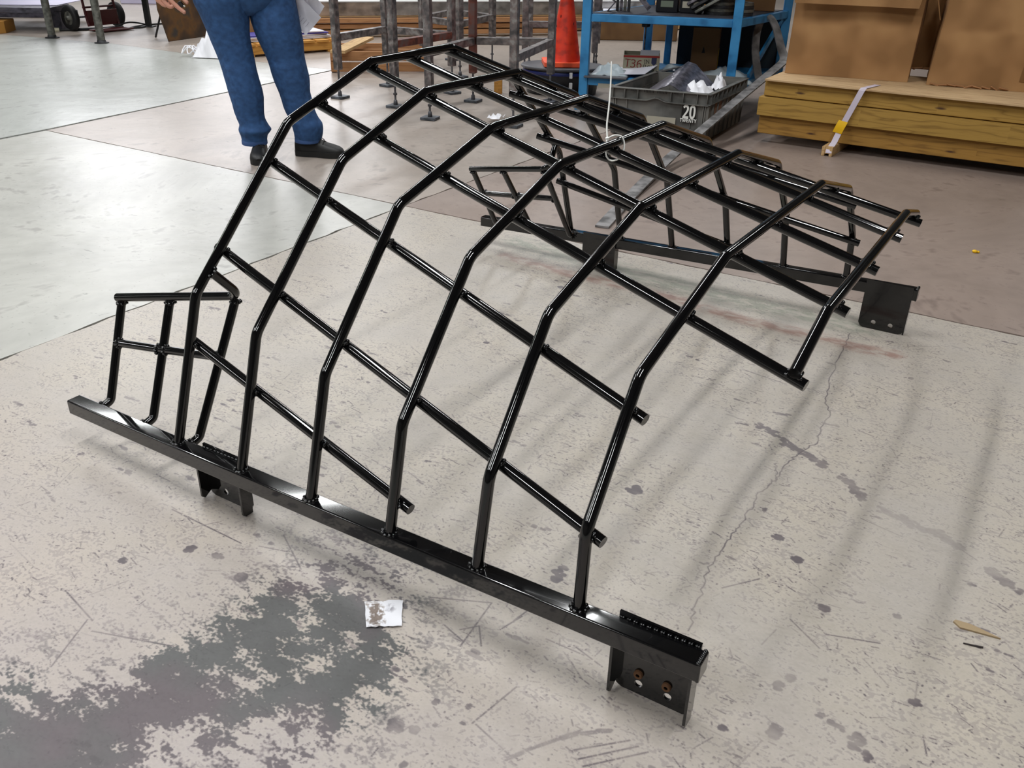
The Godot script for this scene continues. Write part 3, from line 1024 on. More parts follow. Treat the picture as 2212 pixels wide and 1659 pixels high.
func floor_slabs() -> void:
	rng.seed = 5
	var fl := MB.new()
	fl.box(Vector3(-4, -0.22, -6), Vector3(22.6, 0.2, 30.6))
	var f := struct("floor", fl, M.joint)
	var tile := worn_tile()
	var mains := finish(mat(Color(1, 1, 1)), 0.42)
	mains.albedo_texture = main_slab_texture()
	mains.texture_repeat = false
	var kinds := {}
	for k in [["pale", Color(0.8, 0.795, 0.765), 0.34], ["green", Color(0.8, 0.81, 0.79), 0.3], ["warm", Color(0.74, 0.69, 0.65), 0.36], ["brown", Color(0.66, 0.59, 0.55), 0.42]]:
		var m := finish(mat(k[1]), k[2])
		m.albedo_texture = tile
		kinds[k[0]] = m
	var T := Vector2(2.8, 2.8)
	var xj := -1.0       # joint along z beside the guard
	var zj := -1.155     # joint along x behind the guard
	var g := 0.0045
	# joint between the slabs right and left of x = -1
	var e1 := ragged(Vector2(xj + g, zj + g), Vector2(2.4, zj + g), 0.003, 0.05)
	slab("concrete_slab", e1 + [2.4, zj + g, 2.4, 2.045] + ragged(Vector2(xj + g, 2.045), Vector2(xj + g, zj + g), 0.005, 0.06), mains, f, Vector2(X0, Z0), Vector2(SIZE_X, SIZE_Z))
	slab("concrete_slab", [2.404, zj + g, 7.0, zj + g, 7.0, 9.0, xj + g, 9.0, xj + g, 2.049, 2.404, 2.049], kinds.pale, f, Vector2(0.3, 0.1), T)
	slab("concrete_slab", ragged(Vector2(-3.75, zj + g), Vector2(xj - g, zj + g), 0.003, 0.06) + [xj - g, zj + g] + ragged(Vector2(xj - g, zj + 0.03), Vector2(xj - g, 9.0), 0.006, 0.07) + [xj - g, 9.0, -3.35, 9.0], kinds.pale, f, Vector2(0.0, 0.0), T)
	slab("concrete_slab", [-5.0, -21.0] + [-0.94, -21.0] + ragged(Vector2(-0.945, -4.0), Vector2(xj - g, zj - g), 0.006, 0.07) + [xj - g, zj - g, -3.755, zj - g, -3.99, -4.0], kinds.warm, f, Vector2(1.3, 0.7), T)
	slab("concrete_slab", [-0.93, -21.0, 7.0, -21.0, 7.0, zj - g] + ragged(Vector2(2.6, zj - g), Vector2(xj + g, zj - g), 0.003, 0.05) + [xj + g, zj - g, -0.935, -4.0], kinds.brown, f, Vector2(2.1, 1.2), T)
	slab("concrete_slab", [-15.0, -3.55, -8.4, -3.66] + [-6.9, -3.93, -5.5, -3.9, -4.02, -4.02] + ragged(Vector2(-4.02, -4.02), Vector2(-3.785, zj), 0.004, 0.08) + [-3.785, zj, -3.38, 9.0, -15.0, 9.0], kinds.green, f, Vector2(0.9, 2.2), T)
	slab("concrete_slab", [-15.0, -3.556, -8.4, -3.666, -6.9, -3.936, -5.5, -3.906, -4.025, -4.026, -5.03, -21.0, -15.0, -21.0], kinds.warm, f, Vector2(0.2, 0.4), T)


# ------------------------------------------------------------------ the guard
func rail_y(x: float) -> float:   # top of the side rail
	return 0.1256 + 0.0283 * x


func rail_z(x: float) -> float:   # its centre line, on the near side
	return 0.9405 + 0.0225 * x - 0.0085 * x * x


func weld_at(b: MB, c: Vector3, axis: Vector3, r: float, count := 9) -> void:
	# a ring of small lumps round a joint
	var x := axis.cross(Vector3.UP if absf(axis.y) < 0.8 else Vector3.RIGHT).normalized()
	var y := axis.cross(x).normalized()
	for i in count:
		var an := TAU * (i + rng.randf_range(-0.15, 0.15)) / count
		var o := x * cos(an) + y * sin(an)
		b.blob(c + o * r, Vector3(0.0048, 0.0036, 0.0048) * rng.randf_range(0.8, 1.2), Basis.from_euler(Vector3(an, an * 2.0, 0)), 6, 4)


# where a stringer passes under a hoop: the two closest points
func nearest_pair(p: Array, a: Vector3, b: Vector3) -> Array:
	var best := [9.0, a, a]
	for i in p.size() - 1:
		var r := Geometry3D.get_closest_points_between_segments(p[i], p[i + 1], a, b)
		var l := r[0].distance_to(r[1])
		if l < best[0]:
			best = [l, r[0], r[1]]
	return best


func plate_poly(w: float, h: float, cut: float, holes: Array) -> Array:
	# the plate cut along the middles of its holes, so that each strip is a simple outline
	var full := PackedVector2Array([Vector2(0, cut), Vector2(cut * 0.4, cut * 0.3), Vector2(cut, 0), Vector2(w - cut, 0), Vector2(w - cut * 0.4, cut * 0.3), Vector2(w, cut), Vector2(w, h), Vector2(0, h)])
	var xs := [0.0]
	for q in holes:
		xs.append(q.x)
	xs.append(w)
	var out := []
	for i in xs.size() - 1:
		var strip := PackedVector2Array([Vector2(xs[i], -1), Vector2(xs[i + 1], -1), Vector2(xs[i + 1], 1), Vector2(xs[i], 1)])
		for piece in Geometry2D.intersect_polygons(full, strip):
			var left := [piece]
			for q in holes:
				var disc := PackedVector2Array()
				for k in 20:
					disc.append(q + Vector2(cos(TAU * k / 20), sin(TAU * k / 20)) * 0.0075)
				var nx := []
				for s in left:
					nx.append_array(Geometry2D.clip_polygons(s, disc))
				left = nx
			out.append_array(left)
	return out


func guard() -> void:
	rng.seed = 9
	var o := thing("tubular_guard", "large glossy black welded tube frame arched over the concrete floor", "metal frame")
	var paths := []
	for k in 7:
		var p: Array = HOOPS[k].duplicate()
		if k == 6:   # the last hoop is cut off where it meets its outer stringers
			p = [p[2].lerp(p[3], 0.515), p[3], p[4], p[5].lerp(p[4], 0.515)]
		else:
			p[0].y -= 0.006
			p[7].y -= 0.006
		paths.append(p)
	for s in [1.0, -1.0]:
		var side := Vector3(1, 1, s)
		# side rail: square tube, slightly bowed
		var xs := [-0.405, 0.0, 0.42, 0.84, 1.2625]
		var b := MB.new()
		var rings := []
		for x in xs:
			var c := Vector3(x, rail_y(x) - RAIL / 2, rail_z(x)) * side
			var ring := []
			for k in 4:
				for e in 5:
					var an := PI / 2 * k + PI / 2 * e / 4.0
					var h := RAIL / 2 - 0.004
					ring.append(c + Vector3(0, [h, h, -h, -h][k] + sin(an) * 0.004, [h, -h, -h, h][k] + cos(an) * 0.004))
			rings.append(ring)
		b.loft(rings)
		var r := part("side_rail", b, M.black, o)
		var cap := MB.new()
		var xe := Vector3(1.2635, rail_y(1.26) - RAIL / 2, rail_z(1.26)) * side
		cap.box(xe, Vector3(0.006, RAIL * 1.02, RAIL * 1.02), Basis.IDENTITY, 0.002)
		part("end_cap", cap, M.black, r)
		var wb := MB.new()
		for i in 9:
			wb.blob(xe + Vector3(-0.002, RAIL * 0.52, RAIL * (i - 4) * 0.11), Vector3(0.004, 0.0022, 0.0028), Basis.IDENTITY, 6, 4)
		part("weld", wb, M.weld, r)
		mount_plate(o, s, 1.107, 0.146, [Vector2(0.047, 0.024), Vector2(0.101, 0.024)], true)
		mount_plate(o, s, 0.062, 0.138, [Vector2(0.055, 0.024)], false)
		ladder(o, s)
	for k in 7:
		var b := MB.new()
		b.tube(fillet(paths[k], 0.055, 8), TUBE_R, 20)
		var hp := part("hoop", b, M.black, o)
		var wb := MB.new()
		if k < 6:
			for e in [0, 7]:
				var c: Vector3 = paths[k][e]
				weld_at(wb, Vector3(c.x, rail_y(c.x) + 0.0005, c.z), Vector3.UP, TUBE_R + 0.0025, 10)
		for i in STRINGERS.size():
			for s in [1.0, -1.0]:
				if s < 0.0 and i > 3:
					continue
				var a: Vector3 = STRINGERS[i][0] * Vector3(1, 1, s)
				var e: Vector3 = STRINGERS[i][1] * Vector3(1, 1, s)
				var np := nearest_pair(paths[k], a, e)
				if np[0] < 0.03:
					var c: Vector3 = np[1].lerp(np[2], 0.5)
					for q in [-1.0, 1.0]:
						for j in 5:
							wb.blob(c + Vector3(q * (0.0085 + 0.0012 * j), rng.randf_range(-0.004, 0.004), rng.randf_range(-0.007, 0.007)), Vector3(0.0045, 0.0036, 0.0042) * rng.randf_range(0.8, 1.25), Basis.from_euler(Vector3(j, q, j)), 6, 4)
		part("weld", wb, M.weld, hp)
	for i in STRINGERS.size():
		for s in [1.0, -1.0]:
			if s < 0.0 and i > 3:
				continue
			var side := Vector3(1, 1, s)
			var b := MB.new()
			var a: Vector3 = STRINGERS[i][0]
			if i == 0:
				a += Vector3(0.016, -0.0036, 0.0019)
			var e: Vector3 = STRINGERS[i][1]
			var u := (e - a).normalized() * 0.0012
			b.tube([a * side, (a + u) * side, (e - u) * side, e * side], TUBE_R, 20)
			part("stringer", b, M.black, o)


func mount_plate(o: Node3D, s: float, x: float, w: float, holes: Array, front: bool) -> void:
	# a plate behind the rail, standing on the floor, with flanges turned outwards at its ends
	var side := Vector3(1, 1, s)
	var z := rail_z(x + w / 2) - RAIL / 2 - 0.0025
	var h := rail_y(x + w / 2) + (0.008 if front else 0.006)
	var b := MB.new()
	var bas := Basis(Vector3(1, 0, 0), Vector3(0, 1, 0), Vector3(0, 0, s))
	for p in plate_poly(w, h, 0.016, holes):
		b.prism(p, 0.005, Transform3D(bas, Vector3(x, 0.001, z * s)))
	var yb := rail_y(x + w / 2) - RAIL
	for e in [0.0, 1.0]:
		var fx: float = x + 0.0025 + e * (w - 0.005)
		var fl := PackedVector2Array([Vector2(0, 0.012 if e == 0.0 else 0.0), Vector2(0.02, 0.0), Vector2(0.028, 0.006), Vector2(0.028, yb), Vector2(0, yb)])
		b.prism(fl, 0.005, Transform3D(Basis(Vector3(0, 0, s), Vector3.UP, Vector3(-s, 0, 0)), Vector3(fx, 0.001, (z + 0.002) * s)))
	var p := part("mount_plate", b, M.black, o)
	var wb := MB.new()
	for i in 12:
		wb.blob(Vector3(x + w * (0.04 + 0.92 * i / 11.0), rail_y(x + w * i / 11.0) + 0.001, (z + 0.004) * s), Vector3(0.006, 0.003, 0.003), Basis.IDENTITY, 6, 4)
	part("weld", wb, M.weld, p)
	if front:
		for q in [0.046, 0.098]:
			var nb := MB.new()
			nb.lathe([[0.0035, 0.006], [0.0075, 0.006], [0.0085, 0.004], [0.0085, 0.0]], 14, Transform3D(Basis(Vector3.RIGHT, Vector3(0, 0, s), Vector3(0, -1, 0)), Vector3(x + q, 0.048, (z + 0.0025) * s)), true)
			part("nut", nb, M.rust_hole, p)


func ladder(o: Node3D, s: float) -> void:
	var side := Vector3(1, 1, s)
	var tl := Vector3(-0.366, 0.343, 0.782)
	var tr := Vector3(0.012, 0.412, 0.716)
	var st := Vector3(0.002, 0.489, 0.782)
	var pb := MB.new()
	var path := []
	for q in fillet([tl, tr, st], 0.03, 8):
		path.append(q * side)
	pb.tube(path, TUBE_R * 0.94, 18)
	var bar := part("ladder_top_bar", pb, M.black, o)
	var wb := MB.new()
	weld_at(wb, st * side, (st - tr).normalized() * side, TUBE_R + 0.001, 9)
	var feet := [-0.318, -0.151, 0.016]
	var tops := [0.035, 0.40, 0.955]
	tops[1] = 0.44
	var mids := []
	for i in 3:
		var ft := Vector3(feet[i], rail_y(feet[i]) - 0.012, rail_z(feet[i]) - RAIL / 2 + 0.006)
		var bend := Vector3(feet[i], rail_y(feet[i]) - 0.004, rail_z(feet[i]) - RAIL / 2 - 0.026)
		var top: Vector3 = tl.lerp(tr, tops[i]) + Vector3(0, -0.008, 0)
		var ub := MB.new()
		var up := []
		for q in fillet([ft, bend, top], 0.018, 8):
			up.append(q * side)
		ub.tube(up, TUBE_R * 0.94, 18)
		part("ladder_upright", ub, M.black, o)
		mids.append(bend.lerp(top, 0.575) + Vector3(0, 0.002, 0.002))
		weld_at(wb, (ft + Vector3(0, 0, -0.007)) * side, Vector3(0, 0, 1), TUBE_R + 0.001, 9)
		weld_at(wb, (top + Vector3(0, -0.006, 0.001)) * side, Vector3.UP, TUBE_R, 8)
	for i in 2:
		var rb := MB.new()
		rb.tube([mids[i] * side, mids[i + 1] * side], TUBE_R * 0.9, 18)
		part("ladder_rung", rb, M.black, o)
		weld_at(wb, mids[i].lerp(mids[i + 1], 0.07) * side, Vector3.RIGHT, TUBE_R, 8)
		weld_at(wb, mids[i].lerp(mids[i + 1], 0.93) * side, Vector3.RIGHT, TUBE_R, 8)
	part("weld", wb, M.weld, bar)


func zip_tie() -> void:
	var o := thing("cable_tie", "white nylon cable tie looped round the middle of the frame, long tail standing up", "cable tie", Vector3(0.6, 0.0, 0.0))
	var off := Vector3(-0.6, 0, 0)
	var loop := []
	for p in smooth([Vector3(0.578, 0.7185, 0.003), Vector3(0.5935, 0.7275, -0.004), Vector3(0.6085, 0.7245, -0.0145), Vector3(0.6165, 0.707, -0.0165), Vector3(0.6185, 0.688, -0.006), Vector3(0.613, 0.6745, 0.008), Vector3(0.600, 0.671, 0.018), Vector3(0.588, 0.680, 0.020), Vector3(0.5825, 0.70, 0.014), Vector3(0.578, 0.7165, 0.005)], 5):
		loop.append(p + off)
	var b := MB.new()
	b.tube(loop, 0.0021, 8)
	part("loop", b, M.nylon, o)
	b = MB.new()
	b.box(Vector3(0.578, 0.7185, 0.003) + off, Vector3(0.0085, 0.008, 0.007), Basis.from_euler(Vector3(0.2, 0.4, 0.3)), 0.0015)
	part("head", b, M.nylon, o)
	b = MB.new()
	var tail := []
	for p in smooth([Vector3(0.5781, 0.7182, 0.002), Vector3(0.5682, 0.7485, -0.0106), Vector3(0.562, 0.785, -0.028), Vector3(0.5542, 0.8194, -0.046), Vector3(0.5455, 0.855, -0.063), Vector3(0.5372, 0.8871, -0.0776)], 5):
		tail.append(p + off)
	b.tube(tail, 0.0024, 8, true, 0.0017)
	part("tail", b, M.nylon, o)


func debris() -> void:
	# the torn square of paper stuck to the floor near the rail
	var img := Image.create(128, 96, false, Image.FORMAT_RGB8)
	var nz := noise(0.03, 71, 4)
	for y in 96:
		for x in 128:
			var c := Color(0.88, 0.88, 0.9)
			var v := nz.get_noise_2d(x * 1.5, y * 1.5)
			var dirt := clampf((0.5 - absf(x / 128.0 - 0.27) * 2.3) * 3.0 + v * 1.6, 0.0, 1.0) if x < 74 else 0.0
			if y < 10 or y > 86 or x < 5:
				dirt *= clampf(v + 0.2, 0, 1)
			c = c.lerp(Color(0.47, 0.42, 0.39) + Color(1, 1, 1) * v * 0.08, dirt)
			var smudge := clampf(1.3 - Vector2(x - 86, y - 28).length() / 17.0, 0, 1) * clampf(0.5 + v * 2.0, 0, 1)
			c = c.lerp(Color(0.55, 0.54, 0.57), smudge * 0.8)
			img.set_pixel(x, y, c)
	var pm := mat(Color(1, 1, 1), 0.8)
	pm.albedo_texture = ImageTexture.create_from_image(img)
	var c4 := [Vector3(0.604, 0, 1.016), Vector3(0.665, 0, 0.972), Vector3(0.707, 0, 1.03), Vector3(0.654, 0, 1.069)]
	var g := []
	for i in 7:
		var row := []
		for k in 9:
			var p: Vector3 = c4[0].lerp(c4[1], k / 8.0).lerp(c4[3].lerp(c4[2], k / 8.0), i / 6.0)
			var edge := i in [0, 6] or k in [0, 8]
			row.append(p + Vector3(rng.randfn() * 0.0006, 0.0025 + (0.0022 if edge else 0.0) * rng.randf(), rng.randfn() * 0.0006))
		g.append(row)
	var b := MB.new()
	b.sheet(g, 0.0007)
	single("paper_scrap", b, pm, "torn white square of paper with brown dirt stuck over half, on the stained floor", "paper")
	# splinter of wood with a small twig below it
	b = MB.new()
	b.prism(PackedVector2Array([Vector2(0, 0.0), Vector2(0.004, 0.0065), Vector2(0.03, 0.006), Vector2(0.062, -0.004), Vector2(0.083, -0.0115), Vector2(0.05, -0.012), Vector2(0.012, -0.013), Vector2(0.006, -0.006)]), 0.0035, Transform3D(Basis(Vector3(1, 0, 0), Vector3(0, 0, -1), Vector3(0, 1, 0)).rotated(Vector3.UP, 0.12), Vector3(1.597, 0.002, 0.438)))
	single("wood_splinter", b, M.splinter, "pale tapering splinter of wood lying on bare floor at the right", "splinter")
	b = MB.new()
	b.tube([Vector3(1.622, 0.002, 0.490), Vector3(1.636, 0.002, 0.487), Vector3(1.655, 0.002, 0.482)], 0.0013, 6, true, 0.002)
	single("twig", b, M.twig, "thin dark stick lying beside the pale wood splinter", "stick")
	# small white torn plastic behind the hoops
	b = MB.new()
	var sh := []
	for i in 5:
		var row := []
		for k in 5:
			row.append(Vector3(-1.735 + 0.02 * k, 0.02 + 0.025 * absf(sin(i * 1.7 + k * 1.1)) * (1.0 if i < 4 else 0.3) , -3.08 + 0.025 * i))
		sh.append(row)
	b.sheet(sh, 0.002)
	single("plastic_wad", b, M.white_plastic, "small crumpled white plastic scrap on the floor behind the arched frame", "scrap")
	b = MB.new()
	b.blob(Vector3(1.343, 0.006, -1.984), Vector3(0.011, 0.007, 0.008), Basis.IDENTITY, 8, 6)
	b.blob(Vector3(1.355, 0.005, -1.989), Vector3(0.007, 0.005, 0.006), Basis.IDENTITY, 8, 6)
	single("orange_crumb", b, M.tag_yellow, "tiny orange crumb alone on the floor in front of the timber", "scrap")


# ------------------------------------------------------------------ the person
const LEG_A := [[-2.290, 0.87, -1.375, 0.150], [-2.291, 0.801, -1.364, 0.143], [-2.286, 0.726, -1.368, 0.123], [-2.275, 0.615, -1.374, 0.101], [-2.254, 0.483, -1.387, 0.089], [-2.234, 0.340, -1.399, 0.089], [-2.227, 0.227, -1.403, 0.075], [-2.217, 0.183, -1.410, 0.076], [-2.214, 0.154, -1.411, 0.087], [-2.220, 0.124, -1.408, 0.072], [-2.222, 0.085, -1.407, 0.067]]
const LEG_B := [[-2.135, 0.87, -1.545, 0.125], [-2.131, 0.799, -1.553, 0.119], [-2.126, 0.724, -1.555, 0.126], [-2.121, 0.672, -1.559, 0.126], [-2.111, 0.611, -1.565, 0.119], [-2.093, 0.516, -1.576, 0.101], [-2.078, 0.411, -1.585, 0.094], [-2.067, 0.332, -1.591, 0.082], [-2.050, 0.242, -1.602, 0.079], [-2.037, 0.205, -1.610, 0.078], [-2.025, 0.173, -1.617, 0.084], [-2.022, 0.130, -1.619, 0.080], [-2.026, 0.085, -1.617, 0.069]]
const ACROSS := Vector3(0.854, 0, -0.52)
const FRONT := Vector3(0.52, 0, 0.854)


func leg_rings(rows: Array, wob: FastNoiseLite, ph: float) -> Array:
	var pts := []
	var rad := []
	for q in rows:
		pts.append(Vector3(q[0], q[1], q[2]))
		rad.append(Vector3(q[3], 0, 0))
	var c := smooth(pts, 7)
	var r := smooth(rad, 7)
	var rings := []
	for i in c.size():
		var ring := []
		for k in 32:
			var an := TAU * k / 32
			var fold := 1.0 + 0.05 * wob.get_noise_3d(cos(an) * 6.0, c[i].y * 60.0 + cos(an + ph) * 14.0, sin(an) * 6.0) + 0.045 * wob.get_noise_2d(an * 4.0, c[i].y * 170.0 + sin(an * 2.0 + ph) * 20.0) * clampf(1.6 - c[i].y * 2.2, 0.25, 1.0)
			var depth := 0.92 if c[i].y > 0.5 else 1.0
			ring.append(c[i] + ACROSS * cos(an) * r[i].x * fold + FRONT * sin(an) * r[i].x * depth * fold)
		rings.append(ring)
	return rings


func oval(c: Vector3, rx: float, rz: float, count := 28) -> Array:
	var ring := []
	for k in count:
		var an := TAU * k / count
		ring.append(c + ACROSS * cos(an) * rx + FRONT * sin(an) * rz)
	return ring


func shoe(o: Node3D, toe: Vector3, heel: Vector3, flip: float) -> void:
	var f := (toe - heel).normalized()
	var r := Vector3(-f.z, 0, f.x) * flip
	var b := Basis(f, Vector3.UP, f.cross(Vector3.UP))
	var l := toe.distance_to(heel)
	# x along the foot, half width, top height, sideways drift
	var prof := [[0.0, 0.012, 0.075, 0.0], [0.012, 0.03, 0.088, 0.0], [0.05, 0.037, 0.1, 0.0], [0.1, 0.038, 0.108, 0.001], [0.135, 0.039, 0.104, 0.003], [0.16, 0.042, 0.09, 0.004], [0.19, 0.046, 0.076, 0.005], [0.225, 0.047, 0.068, 0.005], [0.255, 0.042, 0.06, 0.003], [0.275, 0.03, 0.05, 0.001], [0.286, 0.014, 0.038, 0.0]]
	var rings := []
	for q in prof:
		var ring := []
		for k in 20:
			var an := TAU * k / 20
			var y: float = 0.026 + (q[2] - 0.026) * pow(maxf(sin(an), 0.0), 0.75)
			ring.append(heel + f * q[0] * l / 0.29 + r * (q[3] + cos(an) * q[1]) + Vector3.UP * y)
		rings.append(ring)
	var s := MB.new()
	s.loft(rings)
	var u := part("shoe", s, M.shoe, o)
	var out := PackedVector2Array()
	var top := []
	for q in prof:
		top.append(Vector2(q[0] * l / 0.29, q[1] + 0.005))
	for q in top:
		out.append(Vector2(q.x, q.y))
	top.reverse()
	for q in top:
		out.append(Vector2(q.x, -q.y))
	s = MB.new()
	s.prism(out, 0.03, Transform3D(Basis(f, f.cross(Vector3.UP), -Vector3.UP), heel + Vector3.UP * 0.016))
	part("sole", s, M.sole, u)
	s = MB.new()
	for i in 4:
		var x := 0.115 + 0.02 * i
		var h := 0.108 - 0.0075 * i
		var c := heel + f * x * l / 0.29
		s.tube([c + r * -0.022 + Vector3.UP * (h - 0.012), c + Vector3.UP * (h + 0.002), c + r * 0.022 + f * 0.006 + Vector3.UP * (h - 0.012)], 0.0028, 6)
		for e in [-1.0, 1.0]:
			s.blob(c + r * 0.024 * e + Vector3.UP * (h - 0.013), Vector3.ONE * 0.004, Basis.IDENTITY, 6, 4)
	s.tube([heel + f * 0.11 + Vector3.UP * 0.11 + r * 0.005, heel + f * 0.14 + r * 0.03 + Vector3.UP * 0.1, heel + f * 0.16 + r * 0.035 + Vector3.UP * 0.082], 0.0025, 6)
	part("lace", s, M.lace, u)


func finger(s: MB, p: Array, r: float) -> void:
	s.tube(smooth(p, 4), r, 10, false, r * 0.82)
	s.blob(p[p.size() - 1], Vector3.ONE * r * 0.83, Basis.IDENTITY, 10, 6)
	s.blob(p[0], Vector3.ONE * r * 1.05, Basis.IDENTITY, 10, 6)


func person() -> void:
	var o := thing("person", "person in blue jeans and black shoes, standing with papers in one hand", "person")
	var wob := noise(0.05, 91, 3)
	var s := MB.new()
	s.loft(leg_rings(LEG_A, wob, 0.3))
	s.loft(leg_rings(LEG_B, wob, 1.9))
	var hip := Vector3(-2.212, 0, -1.458)
	var rings := []
	for q in [[0.73, 0.05, 0.06], [0.77, 0.15, 0.105], [0.84, 0.205, 0.13], [0.93, 0.2, 0.135], [1.02, 0.185, 0.125], [1.05, 0.183, 0.124]]:
		rings.append(oval(hip + Vector3.UP * q[0], q[1], q[2]))
	s.loft(rings)
	var j := part("jeans", s, M.denim, o)
	for q in [LEG_A, LEG_B]:
		var rows: Array = leg_rings(q, wob, 0.3 if q == LEG_A else 1.9)
		var low: Array = rows[rows.size() - 1]
		var m := Vector3.ZERO
		for p in low:
			m += p / low.size()
		s = MB.new()
		var hr := []
		for e in [[1.0, 0.018], [1.04, 0.012], [1.04, -0.006], [0.97, -0.009], [0.9, 0.0]]:
			var ring := []
			for p in low:
				ring.append(m + (p - m) * e[0] + Vector3.UP * e[1])
			hr.append(ring)
		s.loft(hr, false)
		part("hem", s, M.denim_hem, j)
	shoe(o, Vector3(-2.078, 0, -1.292), Vector3(-2.272, 0, -1.497), 1.0)
	shoe(o, Vector3(-1.842, 0, -1.700), Vector3(-2.100, 0, -1.588), -1.0)
	# upper body, above the frame of the photograph
	s = MB.new()
	rings = []
	for q in [[0.97, 0.195, 0.135], [1.1, 0.185, 0.125], [1.25, 0.2, 0.13], [1.38, 0.215, 0.125], [1.44, 0.17, 0.1], [1.48, 0.075, 0.07]]:
		rings.append(oval(hip + Vector3.UP * q[0], q[1], q[2]))
	s.loft(rings)
	var sh_r := hip + Vector3.UP * 1.39 - ACROSS * 0.2
	var sh_l := hip + Vector3.UP * 1.39 + ACROSS * 0.2
	var wr := Vector3(-2.470, 0.925, -1.125)
	var el_r := hip + Vector3.UP * 1.12 - ACROSS * 0.3 - FRONT * 0.02
	var wl := Vector3(-1.985, 0.97, -1.62)
	var el_l := hip + Vector3.UP * 1.12 + ACROSS * 0.3 - FRONT * 0.05
	for a in [[sh_r, el_r, wr], [sh_l, el_l, wl]]:
		s.tube(smooth([a[0], a[1], a[2].lerp(a[1], 0.25)], 6), 0.068, 16, true, 0.046)
		s.blob(a[0], Vector3.ONE * 0.07)
	part("shirt", s, M.shirt, o)
	s = MB.new()
	var hd := hip + Vector3.UP * 1.63 + FRONT * 0.03
	s.tube([hip + Vector3.UP * 1.44, hd - Vector3.UP * 0.06], 0.058, 14)
	s.blob(hd, Vector3(0.075, 0.115, 0.095), Basis(ACROSS, Vector3.UP, FRONT), 18, 14)
	s.blob(hd + FRONT * 0.098 - Vector3.UP * 0.015, Vector3(0.013, 0.026, 0.018), Basis(ACROSS, Vector3.UP, FRONT))
	for e in [-1.0, 1.0]:
		s.blob(hd + ACROSS * 0.077 * e - Vector3.UP * 0.01, Vector3(0.01, 0.03, 0.02), Basis(ACROSS, Vector3.UP, FRONT))
	s.blob(hd + FRONT * 0.088 - Vector3.UP * 0.06, Vector3(0.025, 0.006, 0.008), Basis(ACROSS, Vector3.UP, FRONT))
	for a in [[el_r, wr], [el_l, wl]]:
		s.tube([a[0].lerp(a[1], 0.5), a[1]], 0.04, 14, true, 0.027)
	# his right hand: palm, four fingers and a thumb round the fob
	s.blob(Vector3(-2.437, 0.852, -1.122), Vector3(0.026, 0.05, 0.041), Basis.from_euler(Vector3(0.1, 0.54, 0.45)), 14, 10)
	s.tube([wr, Vector3(-2.452, 0.88, -1.122)], 0.028, 12, true, 0.03)
	finger(s, [Vector3(-2.418, 0.828, -1.126), Vector3(-2.398, 0.795, -1.143), Vector3(-2.377, 0.77, -1.160), Vector3(-2.358, 0.752, -1.172)], 0.0115)
	finger(s, [Vector3(-2.432, 0.822, -1.108), Vector3(-2.416, 0.79, -1.118), Vector3(-2.403, 0.776, -1.132), Vector3(-2.398, 0.788, -1.15)], 0.0112)
	finger(s, [Vector3(-2.447, 0.823, -1.10), Vector3(-2.436, 0.793, -1.106), Vector3(-2.422, 0.782, -1.118), Vector3(-2.414, 0.793, -1.136)], 0.0105)
	finger(s, [Vector3(-2.460, 0.828, -1.095), Vector3(-2.453, 0.803, -1.10), Vector3(-2.44, 0.795, -1.112), Vector3(-2.43, 0.804, -1.128)], 0.0095)
	finger(s, [Vector3(-2.412, 0.865, -1.146), Vector3(-2.385, 0.838, -1.168), Vector3(-2.362, 0.812, -1.182), Vector3(-2.347, 0.797, -1.188)], 0.0115)
	# his left hand over the sheets
	s.blob(Vector3(-1.978, 0.90, -1.645), Vector3(0.028, 0.05, 0.04), Basis.from_euler(Vector3(0.1, 0.54, -0.2)), 14, 10)
	for i in 4:
		var a := Vector3(-1.985, 0.87, -1.64) + ACROSS * (0.02 * (i - 1.5)) + FRONT * 0.02
		finger(s, [a, a + Vector3(0, -0.025, 0) + FRONT * 0.008, a + Vector3(0, -0.045 + 0.003 * absf(i - 1.5), 0)], 0.0105 - 0.0006 * i)
	finger(s, [Vector3(-1.99, 0.90, -1.66) - FRONT * 0.015, Vector3(-1.985, 0.86, -1.662) - FRONT * 0.02, Vector3(-1.983, 0.835, -1.66) - FRONT * 0.018], 0.0115)
	part("body", s, M.skin, o)
	s = MB.new()
	s.blob(hd + Vector3.UP * 0.028 - FRONT * 0.012, Vector3(0.083, 0.1, 0.098), Basis(ACROSS, Vector3.UP, FRONT), 18, 12)
	part("hair", s, M.hair, o)
	# what he holds
	s = MB.new()
	s.box(Vector3(-2.368, 0.787, -1.168), Vector3(0.022, 0.03, 0.012), Basis.from_euler(Vector3(0.2, 0.6, 0.5)), 0.004)
	var fob := single("key_fob", s, M.black_plastic, "small black key fob held between the fingers of the standing person", "key fob")
	s = MB.new()
	s.tube([Vector3(-2.362, 0.783, -1.172), Vector3(-2.352, 0.777, -1.178)], 0.004, 8)
	part("key_ring", s, M.zinc, fob)
	# two large sheets, hanging by a corner; the far one a little to the right
	var pa := thing("paper_sheets", "two large white printed sheets hanging beside the right thigh of the blue jeans", "paper")
	for i in 2:
		var c := Vector3(-2.03, 0.625, -1.672) - FRONT * 0.012 * i + ACROSS * 0.022 * i + Vector3.UP * 0.026 * i
		var e1 := (ACROSS * 0.083 + Vector3.UP * 0.082).normalized()
		var e2 := (ACROSS * -0.7 + Vector3.UP * 0.72).normalized()
		if i == 1:
			e1 = (ACROSS * 0.06 + Vector3.UP * 0.08).normalized()
		var g := []
		for y in 6:
			var row := []
			for x in 6:
				row.append(c + e1 * 0.128 * x / 5.0 * (1.0 if i == 0 else 1.15) + e2 * 0.29 * y / 5.0 - FRONT * 0.012 * sin(x * 0.8 + y * 0.5))
			g.append(row)
		s = MB.new()
		s.sheet(g, 0.0012)
		part("sheet", s, M.paper, pa)
